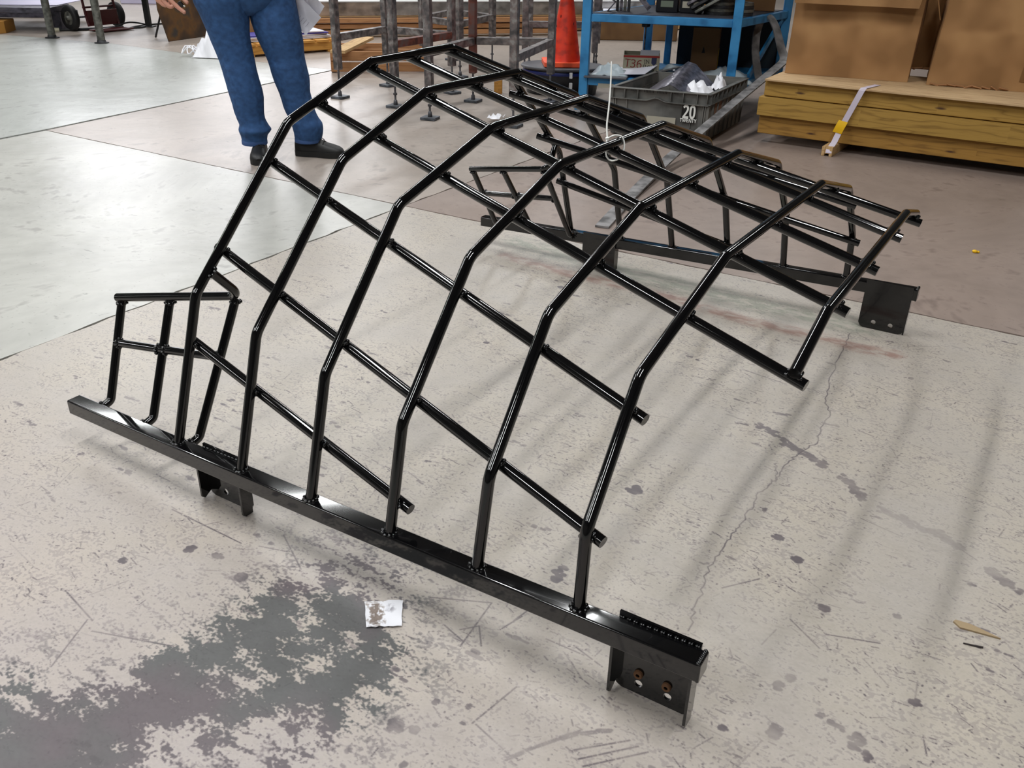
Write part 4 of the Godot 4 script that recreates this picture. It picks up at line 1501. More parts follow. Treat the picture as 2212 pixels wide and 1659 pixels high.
		if i == 0:
			s = MB.new()
			for q in 7:
				var a: Vector3 = c + e1 * 0.03 + e2 * (0.03 + 0.017 * q) + FRONT * 0.0045 - FRONT * 0.012 * sin(0.03 / 0.128 * 5 * 0.8 + (0.03 + 0.017 * q) / 0.29 * 2.5)
				s.bar(a, a + e1 * (0.02 + 0.05 * rng.randf()), 0.0012, 0.0006, FRONT, 0.0)
			part("print", s, mat(Color(0.5, 0.5, 0.56), 0.8), pa)


# ------------------------------------------------------------------ welded stands on levelling feet
func stand(label: String, feet: Array, top: float, rails: Array, red: int) -> void:
	# feet: x, z of each foot; rails: pairs of feet joined at 0.42 m
	var o := thing("steel_stand", label, "steel stand", Vector3(feet[0].x, 0, feet[0].y), 0.0, "welded square-tube stands on levelling feet")
	var org := feet[0] as Vector2
	var w := 0.05
	var ax: Vector2 = (feet[1] - feet[0]).normalized()
	var bas := Basis(Vector3(ax.x, 0, ax.y), Vector3.UP, Vector3(-ax.y, 0, ax.x))
	for i in feet.size():
		var p := Vector3(feet[i].x - org.x, 0, feet[i].y - org.y)
		var b := MB.new()
		b.box(p + Vector3.UP * (0.2 + top) / 2, Vector3(w, top - 0.2, w), bas, 0.004)
		part("post", b, M.mill_red if i == red else M.mill, o)
		b = MB.new()
		b.tube([p + Vector3.UP * 0.02, p + Vector3.UP * 0.24], 0.0075, 10)
		var f := part("levelling_foot", b, M.raw_steel, o)
		b = MB.new()
		b.lathe([[0.015, 0.0], [0.015, 0.014], [0.008, 0.014]], 6, Transform3D(Basis.IDENTITY, p + Vector3.UP * (0.085 + 0.02 * (i % 2))), true)
		b.lathe([[0.016, 0.0], [0.013, 0.03], [0.008, 0.035]], 12, Transform3D(Basis.IDENTITY, p + Vector3.UP * 0.018))
		part("nut", b, M.raw_steel, f)
		b = MB.new()
		b.box(p + Vector3.UP * 0.0095, Vector3(0.105, 0.018, 0.1), bas.rotated(Vector3.UP, rng.randf_range(-0.3, 0.3)), 0.003)
		part("foot_pad", b, M.pad, f)
	for q in rails:
		var a := Vector3(feet[q[0]].x - org.x, 0.42, feet[q[0]].y - org.y)
		var e := Vector3(feet[q[1]].x - org.x, 0.42, feet[q[1]].y - org.y)
		var u := (e - a).normalized() * w * 0.48
		var b := MB.new()
		b.bar(a + u, e - u, w, w, Vector3.UP, 0.004)
		part("cross_rail", b, M.mill_red if q.size() > 2 else M.mill, o)
	for q in [[0, 1], [1, 2], [2, 3], [3, 0]]:   # the top frame, out of the picture
		var a := Vector3(feet[q[0]].x - org.x, top - 0.025, feet[q[0]].y - org.y)
		var e := Vector3(feet[q[1]].x - org.x, top - 0.025, feet[q[1]].y - org.y)
		var b := MB.new()
		b.bar(a, e, w * 0.9, w * 0.9, Vector3.UP, 0.004)
		part("top_rail", b, M.mill, o)


func stands() -> void:
	rng.seed = 33
	# near stand on the left, near stand on the right, one behind them
	stand("bare steel stand nearest the standing person's jeans, with a red-stained cross rail", [Vector2(-2.524, -3.011), Vector2(-3.069, -3.044), Vector2(-3.118, -3.66), Vector2(-2.528, -3.705)], 1.12, [[1, 2], [2, 3], [0, 3, 1]], -1)
	stand("bare steel stand in front of the orange traffic cone, with dull weld marks", [Vector2(-2.082, -2.82), Vector2(-1.514, -2.951), Vector2(-1.742, -3.828), Vector2(-2.209, -3.517)], 1.12, [[1, 2], [2, 3], [0, 3]], 3)
	stand("bare steel stand farthest back, seen between the posts of the two nearer stands", [Vector2(-2.907, -4.354), Vector2(-3.40, -4.50), Vector2(-3.55, -5.15), Vector2(-3.02, -5.02)], 1.12, [[0, 1], [1, 2], [2, 3], [3, 0]], -1)
	stand("bare steel stand standing behind the cone and the blue rack post, dark cross rails", [Vector2(-2.50, -4.72), Vector2(-2.02, -5.06), Vector2(-2.30, -5.66), Vector2(-2.80, -5.30)], 1.12, [[0, 1], [1, 2], [3, 0]], -1)
	# little brown carton standing on the floor behind the stands
	var b := MB.new()
	b.box(Vector3(0, 0.055, 0), Vector3(0.06, 0.11, 0.06), Basis.IDENTITY, 0.002)
	single("wood_block", b, M.wood_yellow, "small upright brown wood block on the floor behind the near stand posts", "block", "", Vector3(-2.255, 0, -3.93), 0.5)


# ------------------------------------------------------------------ timber bundle, cartons
func timber_and_boxes() -> void:
	rng.seed = 44
	var bu := "planks of the strapped timber bundle"
	var x1 := 2.6
	var rows := [
		# left end, front z, bottom, height, material, label
		[-0.075, -3.472, 0.056, 0.108, M.wood_green2, "lowest front plank of the strapped timber bundle, set back under the middle one"],
		[-0.085, -3.437, 0.166, 0.110, M.wood_green, "middle front plank of the timber bundle, standing proud with a bright top edge"],
		[-0.065, -3.462, 0.278, 0.090, M.wood_green, "top front plank of the timber bundle, directly under the cardboard boxes"],
	]
	for q in rows:
		for k in 3:
			var z: float = q[1] - 0.045 - 0.26 * k
			var b := MB.new()
			b.box(Vector3((q[0] + x1) / 2 + 0.02 * k, q[2] + q[3] / 2, z - (0.075 if k else 0.0)), Vector3(x1 - q[0], q[3] - 0.002, 0.09 if k == 0 else 0.24), Basis.IDENTITY, 0.004, Vector2(rng.randf() * 2.0, rng.randf()))
			var lab: String = q[5]
			if k:
				lab = "plank inside the timber bundle, behind " + ["the lowest front plank", "the middle front plank", "the top front plank"][rows.find(q)] + (", second row" if k == 1 else ", back row")
			single("timber_plank", b, q[4] if k == 0 else M.wood_top, lab, "plank", bu)
	# thin sun-bleached boards on top
	for k in 4:
		var b := MB.new()
		b.box(Vector3((x1 - 0.06) / 2, 0.3745, -3.505 - 0.165 * k), Vector3(x1 + 0.06, 0.011, 0.158), Basis.IDENTITY, 0.002, Vector2(rng.randf() * 2.0, rng.randf()))
		single("top_board", b, M.wood_top, "pale weathered thin board lying on the timber bundle, " + ["front edge in view", "second from the front", "third from the front", "at the back"][k], "board", "thin boards on the timber bundle")
	# bearers under it
	for q in [[0.40, "short pale wood bearer with a white strap in its groove, sticking out under the timber"], [1.9, "wood bearer under the right part of the timber bundle, out by the edge"]]:
		var o := thing("wood_bearer", q[1], "bearer", Vector3(q[0], 0, -3.78), 0.0, "bearers under the timber bundle")
		var b := MB.new()
		for s in [-1.0, 1.0]:
			b.box(Vector3(s * 0.022, 0.0275, 0), Vector3(0.018, 0.055, 0.86), Basis(Vector3.UP, -0.035), 0.002)
		b.box(Vector3(0, 0.034, 0), Vector3(0.028, 0.041, 0.855), Basis(Vector3.UP, -0.035), 0.001)
		part("block", b, M.wood_pale, o)
	# the packing strap round the bundle with its yellow tag
	var sp := thing("packing_strap", "white plastic packing strap running down the front of the timber bundle", "strap")
	var path := [Vector3(0.545, 0.383, -3.60), Vector3(0.505, 0.383, -3.43), Vector3(0.498, 0.368, -3.421), Vector3(0.470, 0.285, -3.418), Vector3(0.43, 0.17, -3.418), Vector3(0.405, 0.075, -3.405), Vector3(0.395, 0.04, -3.353), Vector3(0.395, 0.02, -3.3485)]
	var g := []
	for i in path.size():
		var row := []
		for e in 3:
			row.append(path[i] + Vector3(0.017 * (e - 1), 0, 0.0))
		g.append(row)
	var b := MB.new()
	b.sheet(g, 0.0018)
	part("band", b, M.strap_white, sp)
	g = []
	for i in 4:
		var row := []
		for e in 3:
			var p: Vector3 = Vector3(0.437, 0.196, -3.4135).lerp(Vector3(0.414, 0.128, -3.412), i / 3.0)
			row.append(p + Vector3(0.026 * (e - 1) - 0.004, -0.004 * (e - 1), 0.004 + 0.006 * sin(i * 1.1)))
		g.append(row)
	b = MB.new()
	b.sheet(g, 0.0025)
	part("tag", b, M.tag_yellow, sp).set_meta("label", "yellow paper tag on the strap")
	carton("brown cardboard box at the left on the timber, its flap hanging down over the front", Vector3(-0.028, 0.381, -3.722), 0.70, 0.62, 0.145, 0.26, true)
	carton("brown cardboard box standing in the dark gap behind the two front boxes", Vector3(0.45, 0.381, -4.42), 0.75, 0.66, 0.14, 0.0, false)
	carton("larger brown cardboard box at the right end of the timber, plain with a taped seam", Vector3(0.775, 0.381, -3.81), 0.78, 0.66, 0.14, 0.17, false)


func carton(label: String, at: Vector3, w: float, h: float, turn: float, lean: float, flap: bool) -> void:
	# x along the front from its left end, z backwards; `lean` pushes the top to the right
	var o := thing("cardboard_box", label, "cardboard box", at, turn, "cardboard boxes on the timber")
	var dp := 0.5
	var dx := lean * h * (0.05 if flap else 0.32)
	var front := []
	var b := MB.new()
	var A := [Vector3(0, 0, 0), Vector3(w, 0, 0), Vector3(w, 0, -dp), Vector3(0, 0, -dp)]
	var T := []
	for p in A:
		T.append(p + Vector3(dx, h, 0))
	# four walls, each a sheet of board with a slight bulge
	for i in 4:
		var j := (i + 1) % 4
		var out: Vector3 = [Vector3(0, 0, 1), Vector3(1, 0, 0), Vector3(0, 0, -1), Vector3(-1, 0, 0)][i]
		var g := []
		for y in 9:
			var row := []
			for x in 9:
				var p: Vector3 = A[i].lerp(A[j], x / 8.0).lerp(T[i].lerp(T[j], x / 8.0), y / 8.0)
				var bul := sin(PI * x / 8.0) * (0.012 * sin(PI * y / 8.0) + 0.004 * sin(x * 2.3 + y * 1.7 + i))
				row.append(p + out * bul)
			g.append(row)
		var s := MB.new()
		s.sheet(g, 0.006)
		part("wall", s, M.card, o)
	b.flat(A[0] + Vector3.UP * 0.004, A[1] + Vector3.UP * 0.004, A[2] + Vector3.UP * 0.004, A[3] + Vector3.UP * 0.004, Vector3.DOWN)
	b.flat(A[0], A[1], A[2], A[3], Vector3.DOWN)
	part("bottom", b, M.card, o)
	if flap:
		# the flap of the near side, folded out and down over the front
		var g := []
		for y in 7:
			var t := y / 6.0
			var row := []
			for x in 11:
				var u := x / 10.0
				var y0 := h - 0.215 * t
				var tp := 0.012 * t
				var px := lerpf(-0.012 + tp, w + 0.006 - tp * 2.5, u) + dx * y0 / h
				row.append(Vector3(px, y0, 0.016 + 0.075 * sin(minf(t * 1.4, 1.0) * PI * 0.5) + 0.006 * sin(u * 7.0) * t))
			g.append(row)
		var s := MB.new()
		s.sheet(g, 0.006)
		part("flap", s, M.card, o)
		var g2 := []
		for y in 5:
			var row := []
			for x in 5:
				row.append(Vector3(w + dx + 0.006 + 0.09 * y / 4.0, h - 0.28 * y / 4.0, -0.06 - 0.38 * x / 4.0))
			g2.append(row)
		s = MB.new()
		s.sheet(g2, 0.006)
		part("flap", s, M.card, o)
	else:
		var g := []
		for y in 9:
			var row := []
			for x in 3:
				var v := 0.08 + 0.6 * y / 8.0
				row.append(Vector3(w * 0.64 + 0.035 * (x - 1) + dx * v, h * v, 0.0045 + sin(PI * 0.64) * (0.012 * sin(PI * v) + 0.004 * sin(0.64 * 8 * 2.3 + v * 8 * 1.7))))
			g.append(row)
		var s := MB.new()
		s.sheet(g, 0.0015)
		part("tape", s, M.tape, o)
		# torn bottom edge
		s = MB.new()
		for i in 9:
			s.box(Vector3(0.04 + i * 0.045, 0.006 + 0.004 * rng.randf(), 0.012), Vector3(0.05, 0.008, 0.012), Basis.from_euler(Vector3(0.3 * rng.randfn(), 0.2 * rng.randfn(), 0.25 * rng.randfn())), 0.002)
		part("torn_edge", s, M.wood_pink, o)


# ------------------------------------------------------------------ the blue rack and what stands on it
const RFL := Vector3(-1.439, 0, -3.770)
const RFR := Vector3(-0.486, 0, -4.076)
const RBR := Vector3(-0.430, 0, -5.0)
const RBL := Vector3(-1.383, 0, -4.694)


func on_rack(u: float, v: float, y: float) -> Vector3:   # u along the front, v towards the back
	return RFL + (RFR - RFL) * u + (RBL - RFL) * v + Vector3.UP * y


func rack() -> void:
	rng.seed = 55
	var o := thing("steel_rack", "light blue steel rack of square tube with two loaded shelves", "rack")
	var w := 0.062
	var fx := (RFR - RFL).normalized()
	var bas := Basis(fx, Vector3.UP, fx.cross(Vector3.UP))
	for c in [RFL, RFR, RBR, RBL]:
		var b := MB.new()
		b.box(c + Vector3.UP * 0.8, Vector3(w, 1.56, w), bas, 0.005)
		part("post", b, M.blue, o)
		b = MB.new()
		b.box(c + Vector3.UP * 0.01, Vector3(0.1, 0.02, 0.1), bas, 0.003)
		part("foot", b, M.blue, o)
	var P := [RFL, RFR, RBR, RBL]
	for y in [0.193, 0.606, 1.15]:
		for i in 4:
			var a: Vector3 = P[i] + Vector3.UP * y
			var e: Vector3 = P[(i + 1) % 4] + Vector3.UP * y
			var u := (e - a).normalized() * w * 0.48
			var b := MB.new()
			b.bar(a + u, e - u, w * 0.7, 0.05, Vector3.UP, 0.004)
			part("shelf_rail", b, M.blue, o)
		var b := MB.new()
		var g := []
		for i in 2:
			var row := []
			for k in 2:
				row.append(on_rack(0.02 + 0.96 * k, 0.02 + 0.96 * i, y + 0.026))
			g.append(row)
		b.sheet(g, 0.006)
		part("shelf", b, M.shelf_top if y > 0.5 else M.blue, o)
	# a second blue upright inside the back and a dark back sheet
	var b := MB.new()
	b.box(on_rack(0.16, 1.0, 0.8), Vector3(w * 0.8, 1.5, w * 0.8), bas, 0.005)
	part("post", b, M.blue, o)
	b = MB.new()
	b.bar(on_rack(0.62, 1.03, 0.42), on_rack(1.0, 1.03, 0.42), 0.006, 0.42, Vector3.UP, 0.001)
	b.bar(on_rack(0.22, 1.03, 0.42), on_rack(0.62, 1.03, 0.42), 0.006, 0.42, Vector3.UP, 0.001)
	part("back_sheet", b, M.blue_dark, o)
	# side sheet with a triangular gusset at the right
	b = MB.new()
	b.bar(on_rack(1.0, 0.55, 0.22), on_rack(1.0, 0.98, 0.22) + Vector3(0, 0.0, 0), 0.01, 0.03, Vector3.UP, 0.002)
	b.bar(on_rack(1.0, 0.35, 0.24), on_rack(1.0, 0.9, 0.58), 0.02, 0.04, Vector3.UP, 0.002)
	part("brace", b, M.blue, o)

	# lower shelf: the pale lettered box
	var ux := fx
	var uz := fx.cross(Vector3.UP)
	var at := on_rack(0.245, 0.34, 0.222)
	var bx := thing("lettered_box", "pale grey open mailing box with red rim and handwriting, on the lower blue shelf", "box", at)
	var tb := Basis(Vector3.UP, 0.12) * bas
	var bw := 0.25
	var bh := 0.135
	var bd := 0.22
	for q in [[Vector3(0, 0, 0.5), Vector3(1, 0, 0)], [Vector3(0, 0, -0.5), Vector3(1, 0, 0)], [Vector3(0.5, 0, 0), Vector3(0, 0, 1)], [Vector3(-0.5, 0, 0), Vector3(0, 0, 1)]]:
		var s := MB.new()
		var size := Vector3(bw, bh, 0.005) if q[1].x > 0 else Vector3(0.005, bh, bd)
		s.box(tb * Vector3(q[0].x * bw, bh / 2, q[0].z * bd), size, tb, 0.001)
		part("wall", s, M.box_pale, bx)
	var st := MB.new()
	st.box(tb * Vector3(0, 0.004, 0), Vector3(bw, 0.006, bd), tb)
	part("bottom", st, M.box_pale, bx)
	st = MB.new()
	st.box(tb * Vector3(0, bh - 0.009, bd / 2 + 0.003), Vector3(bw, 0.013, 0.003), tb)
	part("red_band", st, M.box_red, bx)
	st = MB.new()
	st.prism(PackedVector2Array([Vector2(-0.018, 0.026), Vector2(0.018, 0.026), Vector2(0.018, -0.012), Vector2(0, -0.028), Vector2(-0.018, -0.012)]), 0.002, Transform3D(tb, tb * Vector3(0.088, 0.095, bd / 2 + 0.003)))
	part("emblem", st, M.box_blue, bx)
	lettering(bx, "T36", 0.055, M.red_ink, Transform3D(tb.rotated(tb.z, -0.08), tb * Vector3(-0.055, 0.077, bd / 2 + 0.0032)))
	lettering(bx, "IN", 0.028, M.black_ink, Transform3D(tb.rotated(tb.z, 0.1), tb * Vector3(0.038, 0.092, bd / 2 + 0.0032)))
	lettering(bx, "BOX", 0.032, M.black_ink, Transform3D(tb.rotated(tb.z, -0.12), tb * Vector3(0.052, 0.052, bd / 2 + 0.0032)))
	# envelope standing in it
	st = MB.new()
	st.box(tb * Vector3(0.06, 0.1, -0.02), Vector3(0.14, 0.11, 0.004), tb * Basis(Vector3.RIGHT, -0.35), 0.001)
	single("envelope", st, M.paper, "pale envelope sticking up out of the lettered mailing box", "envelope", "", at)
	# brown carton with yellow tape
	var cb := thing("small_carton", "dim brown carton with yellow tape on its side, standing on the lower blue shelf", "cardboard box", on_rack(0.585, 0.62, 0.222))
	st = MB.new()
	st.box(bas * Vector3(0, 0.155, 0), Vector3(0.19, 0.31, 0.2), bas, 0.003)
	part("body", st, M.card_dark, cb)
	st = MB.new()
	st.bar(bas * Vector3(0.0965, 0.02, 0.05), bas * Vector3(0.0965, 0.17, 0.05), 0.003, 0.04, bas.z, 0.0)
	part("tape", st, M.yellow_tape, cb)
	st = MB.new()
	st.prism(PackedVector2Array([Vector2(-0.012, -0.02), Vector2(0.012, -0.02), Vector2(0, 0.022)]), 0.002, Transform3D(bas, bas * Vector3(-0.01, 0.16, 0.101)))
	part("mark", st, M.black_ink, cb)
	# film bags, papers and a bent plate lying at the front
	film_bag("crumpled clear plastic bag at the left front of the lower blue shelf", on_rack(0.13, 0.12, 0.225), 0.13, 0.1, 0.085, 3)
	film_bag("dull crumpled plastic bag on the lower shelf beside the brown carton", on_rack(0.5, 0.3, 0.225), 0.13, 0.09, 0.06, 8)
	film_bag("grey plastic bag heaped at the right end of the lower blue shelf", on_rack(0.83, 0.36, 0.225), 0.16, 0.12, 0.06, 12)
	film_bag("pale clear plastic bag poking out past the rack's right front post", Vector3(-0.405, 0.235, -4.06), 0.07, 0.06, 0.035, 15)
	st = MB.new()
	st.box(on_rack(0.15, 0.02, 0.228), Vector3(0.3, 0.012, 0.16), bas, 0.003)
	single("tray_edge", st, M.lid, "flat grey tray overhanging the front of the lower blue shelf at left", "tray")
	var g := []
	for i in 5:
		var row := []
		for k in 7:
			row.append(on_rack(0.14 + 0.045 * k, 0.03 + 0.05 * i, 0.243 + 0.006 * i + 0.012 * pow(k / 6.0, 2.0) * (1 + i * 0.3)))
		g.append(row)
	st = MB.new()
	st.sheet(g, 0.003)
	single("packing_paper", st, M.paper, "white sheet of packing paper lying under the clear bag on the lower shelf", "paper")
	g = []
	for i in 7:
		var row := []
		for k in 4:
			row.append(on_rack(0.44 + 0.022 * i, -0.02 + 0.09 * k, 0.235 + 0.055 * sin(i / 6.0 * PI * 0.55)))
		g.append(row)
	st = MB.new()
	st.sheet(g, 0.004)
	single("bent_plate", st, M.strap_grey, "curled grey sheet strip on the lower shelf right of the white packing paper", "sheet metal")
	st = MB.new()
	st.box(on_rack(0.17, -0.028, 0.17), Vector3(0.11, 0.03, 0.004), bas, 0.001)
	single("masking_tape", st, M.label_tan, "strip of tan masking tape stuck on the lower shelf rail", "tape")
	# a thin threaded rod on a foot, seen through the rack
	var rod := thing("levelling_rod", "thin threaded rod standing on the lower blue shelf under the upper one", "rod", on_rack(0.14, 0.62, 0.222))
	st = MB.new()
	st.tube([Vector3(0, 0, 0), Vector3(0, 0.29, 0)], 0.006, 8)
	part("rod", st, M.raw_steel, rod)
	st = MB.new()
	st.lathe([[0.006, 0.07], [0.013, 0.072], [0.013, 0.082], [0.006, 0.084]], 10, Transform3D.IDENTITY)
	part("nut", st, M.dark_steel, rod)
	st = MB.new()
	st.box(Vector3(0, 0.31, 0), Vector3(0.05, 0.05, 0.05), Basis.IDENTITY, 0.006)
	part("knob", st, M.dark_steel, rod)

	# upper shelf
	var yt := 0.636
	var ang := thing("angle_bracket", "drilled grey steel angle leaning on the upper blue shelf at left", "bracket", on_rack(0.20, 0.3, yt))
	st = MB.new()
	st.bar(bas * Vector3(-0.06, 0.16, 0), bas * Vector3(0.085, 0.014, 0.02), 0.045, 0.006, Vector3(0.4, 1, 0), 0.001)
	st.bar(bas * Vector3(-0.05, 0.166, 0.022), bas * Vector3(0.095, 0.02, 0.042), 0.006, 0.035, Vector3(0.4, 1, 0), 0.001)
	part("web", st, M.brushed, ang)
	st = MB.new()
	for t in [0.25, 0.55, 0.85]:
		st.blob(bas * Vector3(-0.06, 0.16, 0).lerp(Vector3(0.085, 0.014, 0.02), t) + Vector3.UP * 0.0035, Vector3(0.006, 0.0015, 0.006), bas, 8, 4)
	part("hole", st, M.black_ink, ang)
	ang = thing("angle_bracket", "short dark upright steel angles at the left end of the upper blue shelf", "bracket", on_rack(0.1, 0.3, yt))
	for i in 4:
		st = MB.new()
		st.box(bas * Vector3(-0.035 + 0.028 * i, 0.055, 0.01 * i), Vector3(0.012, 0.11, 0.05), bas, 0.002)
		st.box(bas * Vector3(-0.03 + 0.028 * i, 0.055, 0.03 + 0.01 * i), Vector3(0.02, 0.11, 0.006), bas, 0.002)
		part("angle", st, [M.dark_steel, M.brushed, M.galv, M.dark_steel][i], ang)
	ang = thing("bent_bracket", "bright bent bracket lying behind the left front post on the upper shelf", "bracket", on_rack(0.055, 0.2, yt))
	st = MB.new()
	st.bar(bas * Vector3(-0.01, 0.0, 0), bas * Vector3(0.04, 0.06, 0), 0.06, 0.006, Vector3.UP, 0.001)
	st.bar(bas * Vector3(0.04, 0.06, 0), bas * Vector3(-0.02, 0.11, 0), 0.06, 0.006, Vector3.UP, 0.001)
	part("plate", st, M.brushed, ang)
	for i in 2:
		var bin := thing("dark_bin", ["low black bin with a pale green label, middle of the upper blue shelf", "low black bin with two cream labels, right of the green-labelled bin"][i], "bin", on_rack(0.37 + 0.165 * i, 0.42, yt), 0.0, "black bins on the upper shelf")
		st = MB.new()
		st.box(bas * Vector3(0, 0.05, 0), Vector3(0.15, 0.1, 0.26), bas, 0.006)
		part("body", st, M.tub, bin)
		for k in i + 1:
			st = MB.new()
			st.box(bas * Vector3((0.0 if i == 0 else -0.035 + 0.075 * k), 0.055, 0.1315), Vector3(0.085 if i == 0 else 0.05, 0.04, 0.002), bas)
			part("label", st, mat(Color(0.42, 0.46, 0.4), 0.7) if i == 0 else M.label_tan, bin)
	var ch := thing("steel_channels", "grey steel channels leaning diagonally on the upper shelf, rounded ends down", "steel channel", on_rack(0.62, 0.3, yt))
	for i in 3:
		st = MB.new()
		st.bar(bas * Vector3(-0.07 + 0.03 * i, 0.052 - 0.022 * i, 0.03 * i), bas * Vector3(0.2 + 0.03 * i, 0.21 - 0.022 * i, 0.03 * i), 0.1, 0.022, Vector3(-0.5, 1, 0), 0.006)
		part("channel", st, [M.brushed, M.dark_steel, M.galv][i], ch)
	for i in 2:
		var n: int = [5, 4][i]
		for k in n:
			st = MB.new()
			var rr: float = 0.105 - 0.004 * (k % 2) if i == 0 else 0.07
			st.lathe([[rr * 0.5, 0.0], [rr, 0.0], [rr, 0.019], [rr * 0.5, 0.019], [rr * 0.5, 0.0]], 28, Transform3D(Basis.IDENTITY, Vector3(0.004 * rng.randfn(), 0.0, 0.004 * rng.randfn())), true)
			single("steel_ring", st, M.galv if k % 2 else M.dark_steel, ["grey steel ring, %s of the wide stack on the upper blue shelf", "small steel ring, %s of the narrow stack next to the right front post"][i] % ["bottom", "second from the bottom", "third from the bottom", "fourth from the bottom", "topmost"][k], "ring", "stacks of steel rings on the upper shelf", on_rack([0.755, 0.915][i], 0.33, yt + 0.0205 * k))
	var cbk := thing("dark_carton", "dark carton with a white label and blue corner, seen through the rack's right side", "cardboard box", on_rack(0.80, 0.86, yt))
	st = MB.new()
	st.box(bas * Vector3(0, 0.13, 0), Vector3(0.3, 0.26, 0.18), bas, 0.003)
	part("body", st, M.card_dark, cbk)
	st = MB.new()
	st.box(bas * Vector3(0.151, 0.16, 0.0), Vector3(0.003, 0.06, 0.05), bas)
	part("label", st, M.label_tan, cbk)


func lettering(o: Node3D, text: String, size: float, m: Material, xf: Transform3D, bold := false) -> void:
	var t := TextMesh.new()
	t.text = text
	var f := SystemFont.new()
	f.font_names = PackedStringArray(["Droid Sans"])
	if bold:
		f.font_weight = 700
	t.font = f
	t.font_size = 64
	t.pixel_size = size / 46.0
	t.depth = 0.0012
	var p := part("lettering", t, m, o)
	p.transform = xf


func film_bag(label: String, at: Vector3, rx: float, rz: float, h: float, sd: int) -> void:
	var nz := noise(0.9, sd, 3)
	var g := []
	for i in 9:
		var row := []
		for k in 11:
			var u := k / 10.0 * 2.0 - 1.0
			var v := i / 8.0 * 2.0 - 1.0
			var dome := clampf(1.0 - u * u, 0, 1) * clampf(1.0 - v * v, 0, 1)
			row.append(Vector3(u * rx, 0.006 + h * dome * (0.75 + 0.9 * nz.get_noise_2d(u * 2.0, v * 2.0)) + 0.012 * absf(nz.get_noise_2d(u * 5.0 + 9.0, v * 5.0)), v * rz))
		g.append(row)
	var b := MB.new()
	b.sheet(g, 0.002)
	single("plastic_bag", b, M.clear_film, label, "plastic bag", "", at, 0.3)


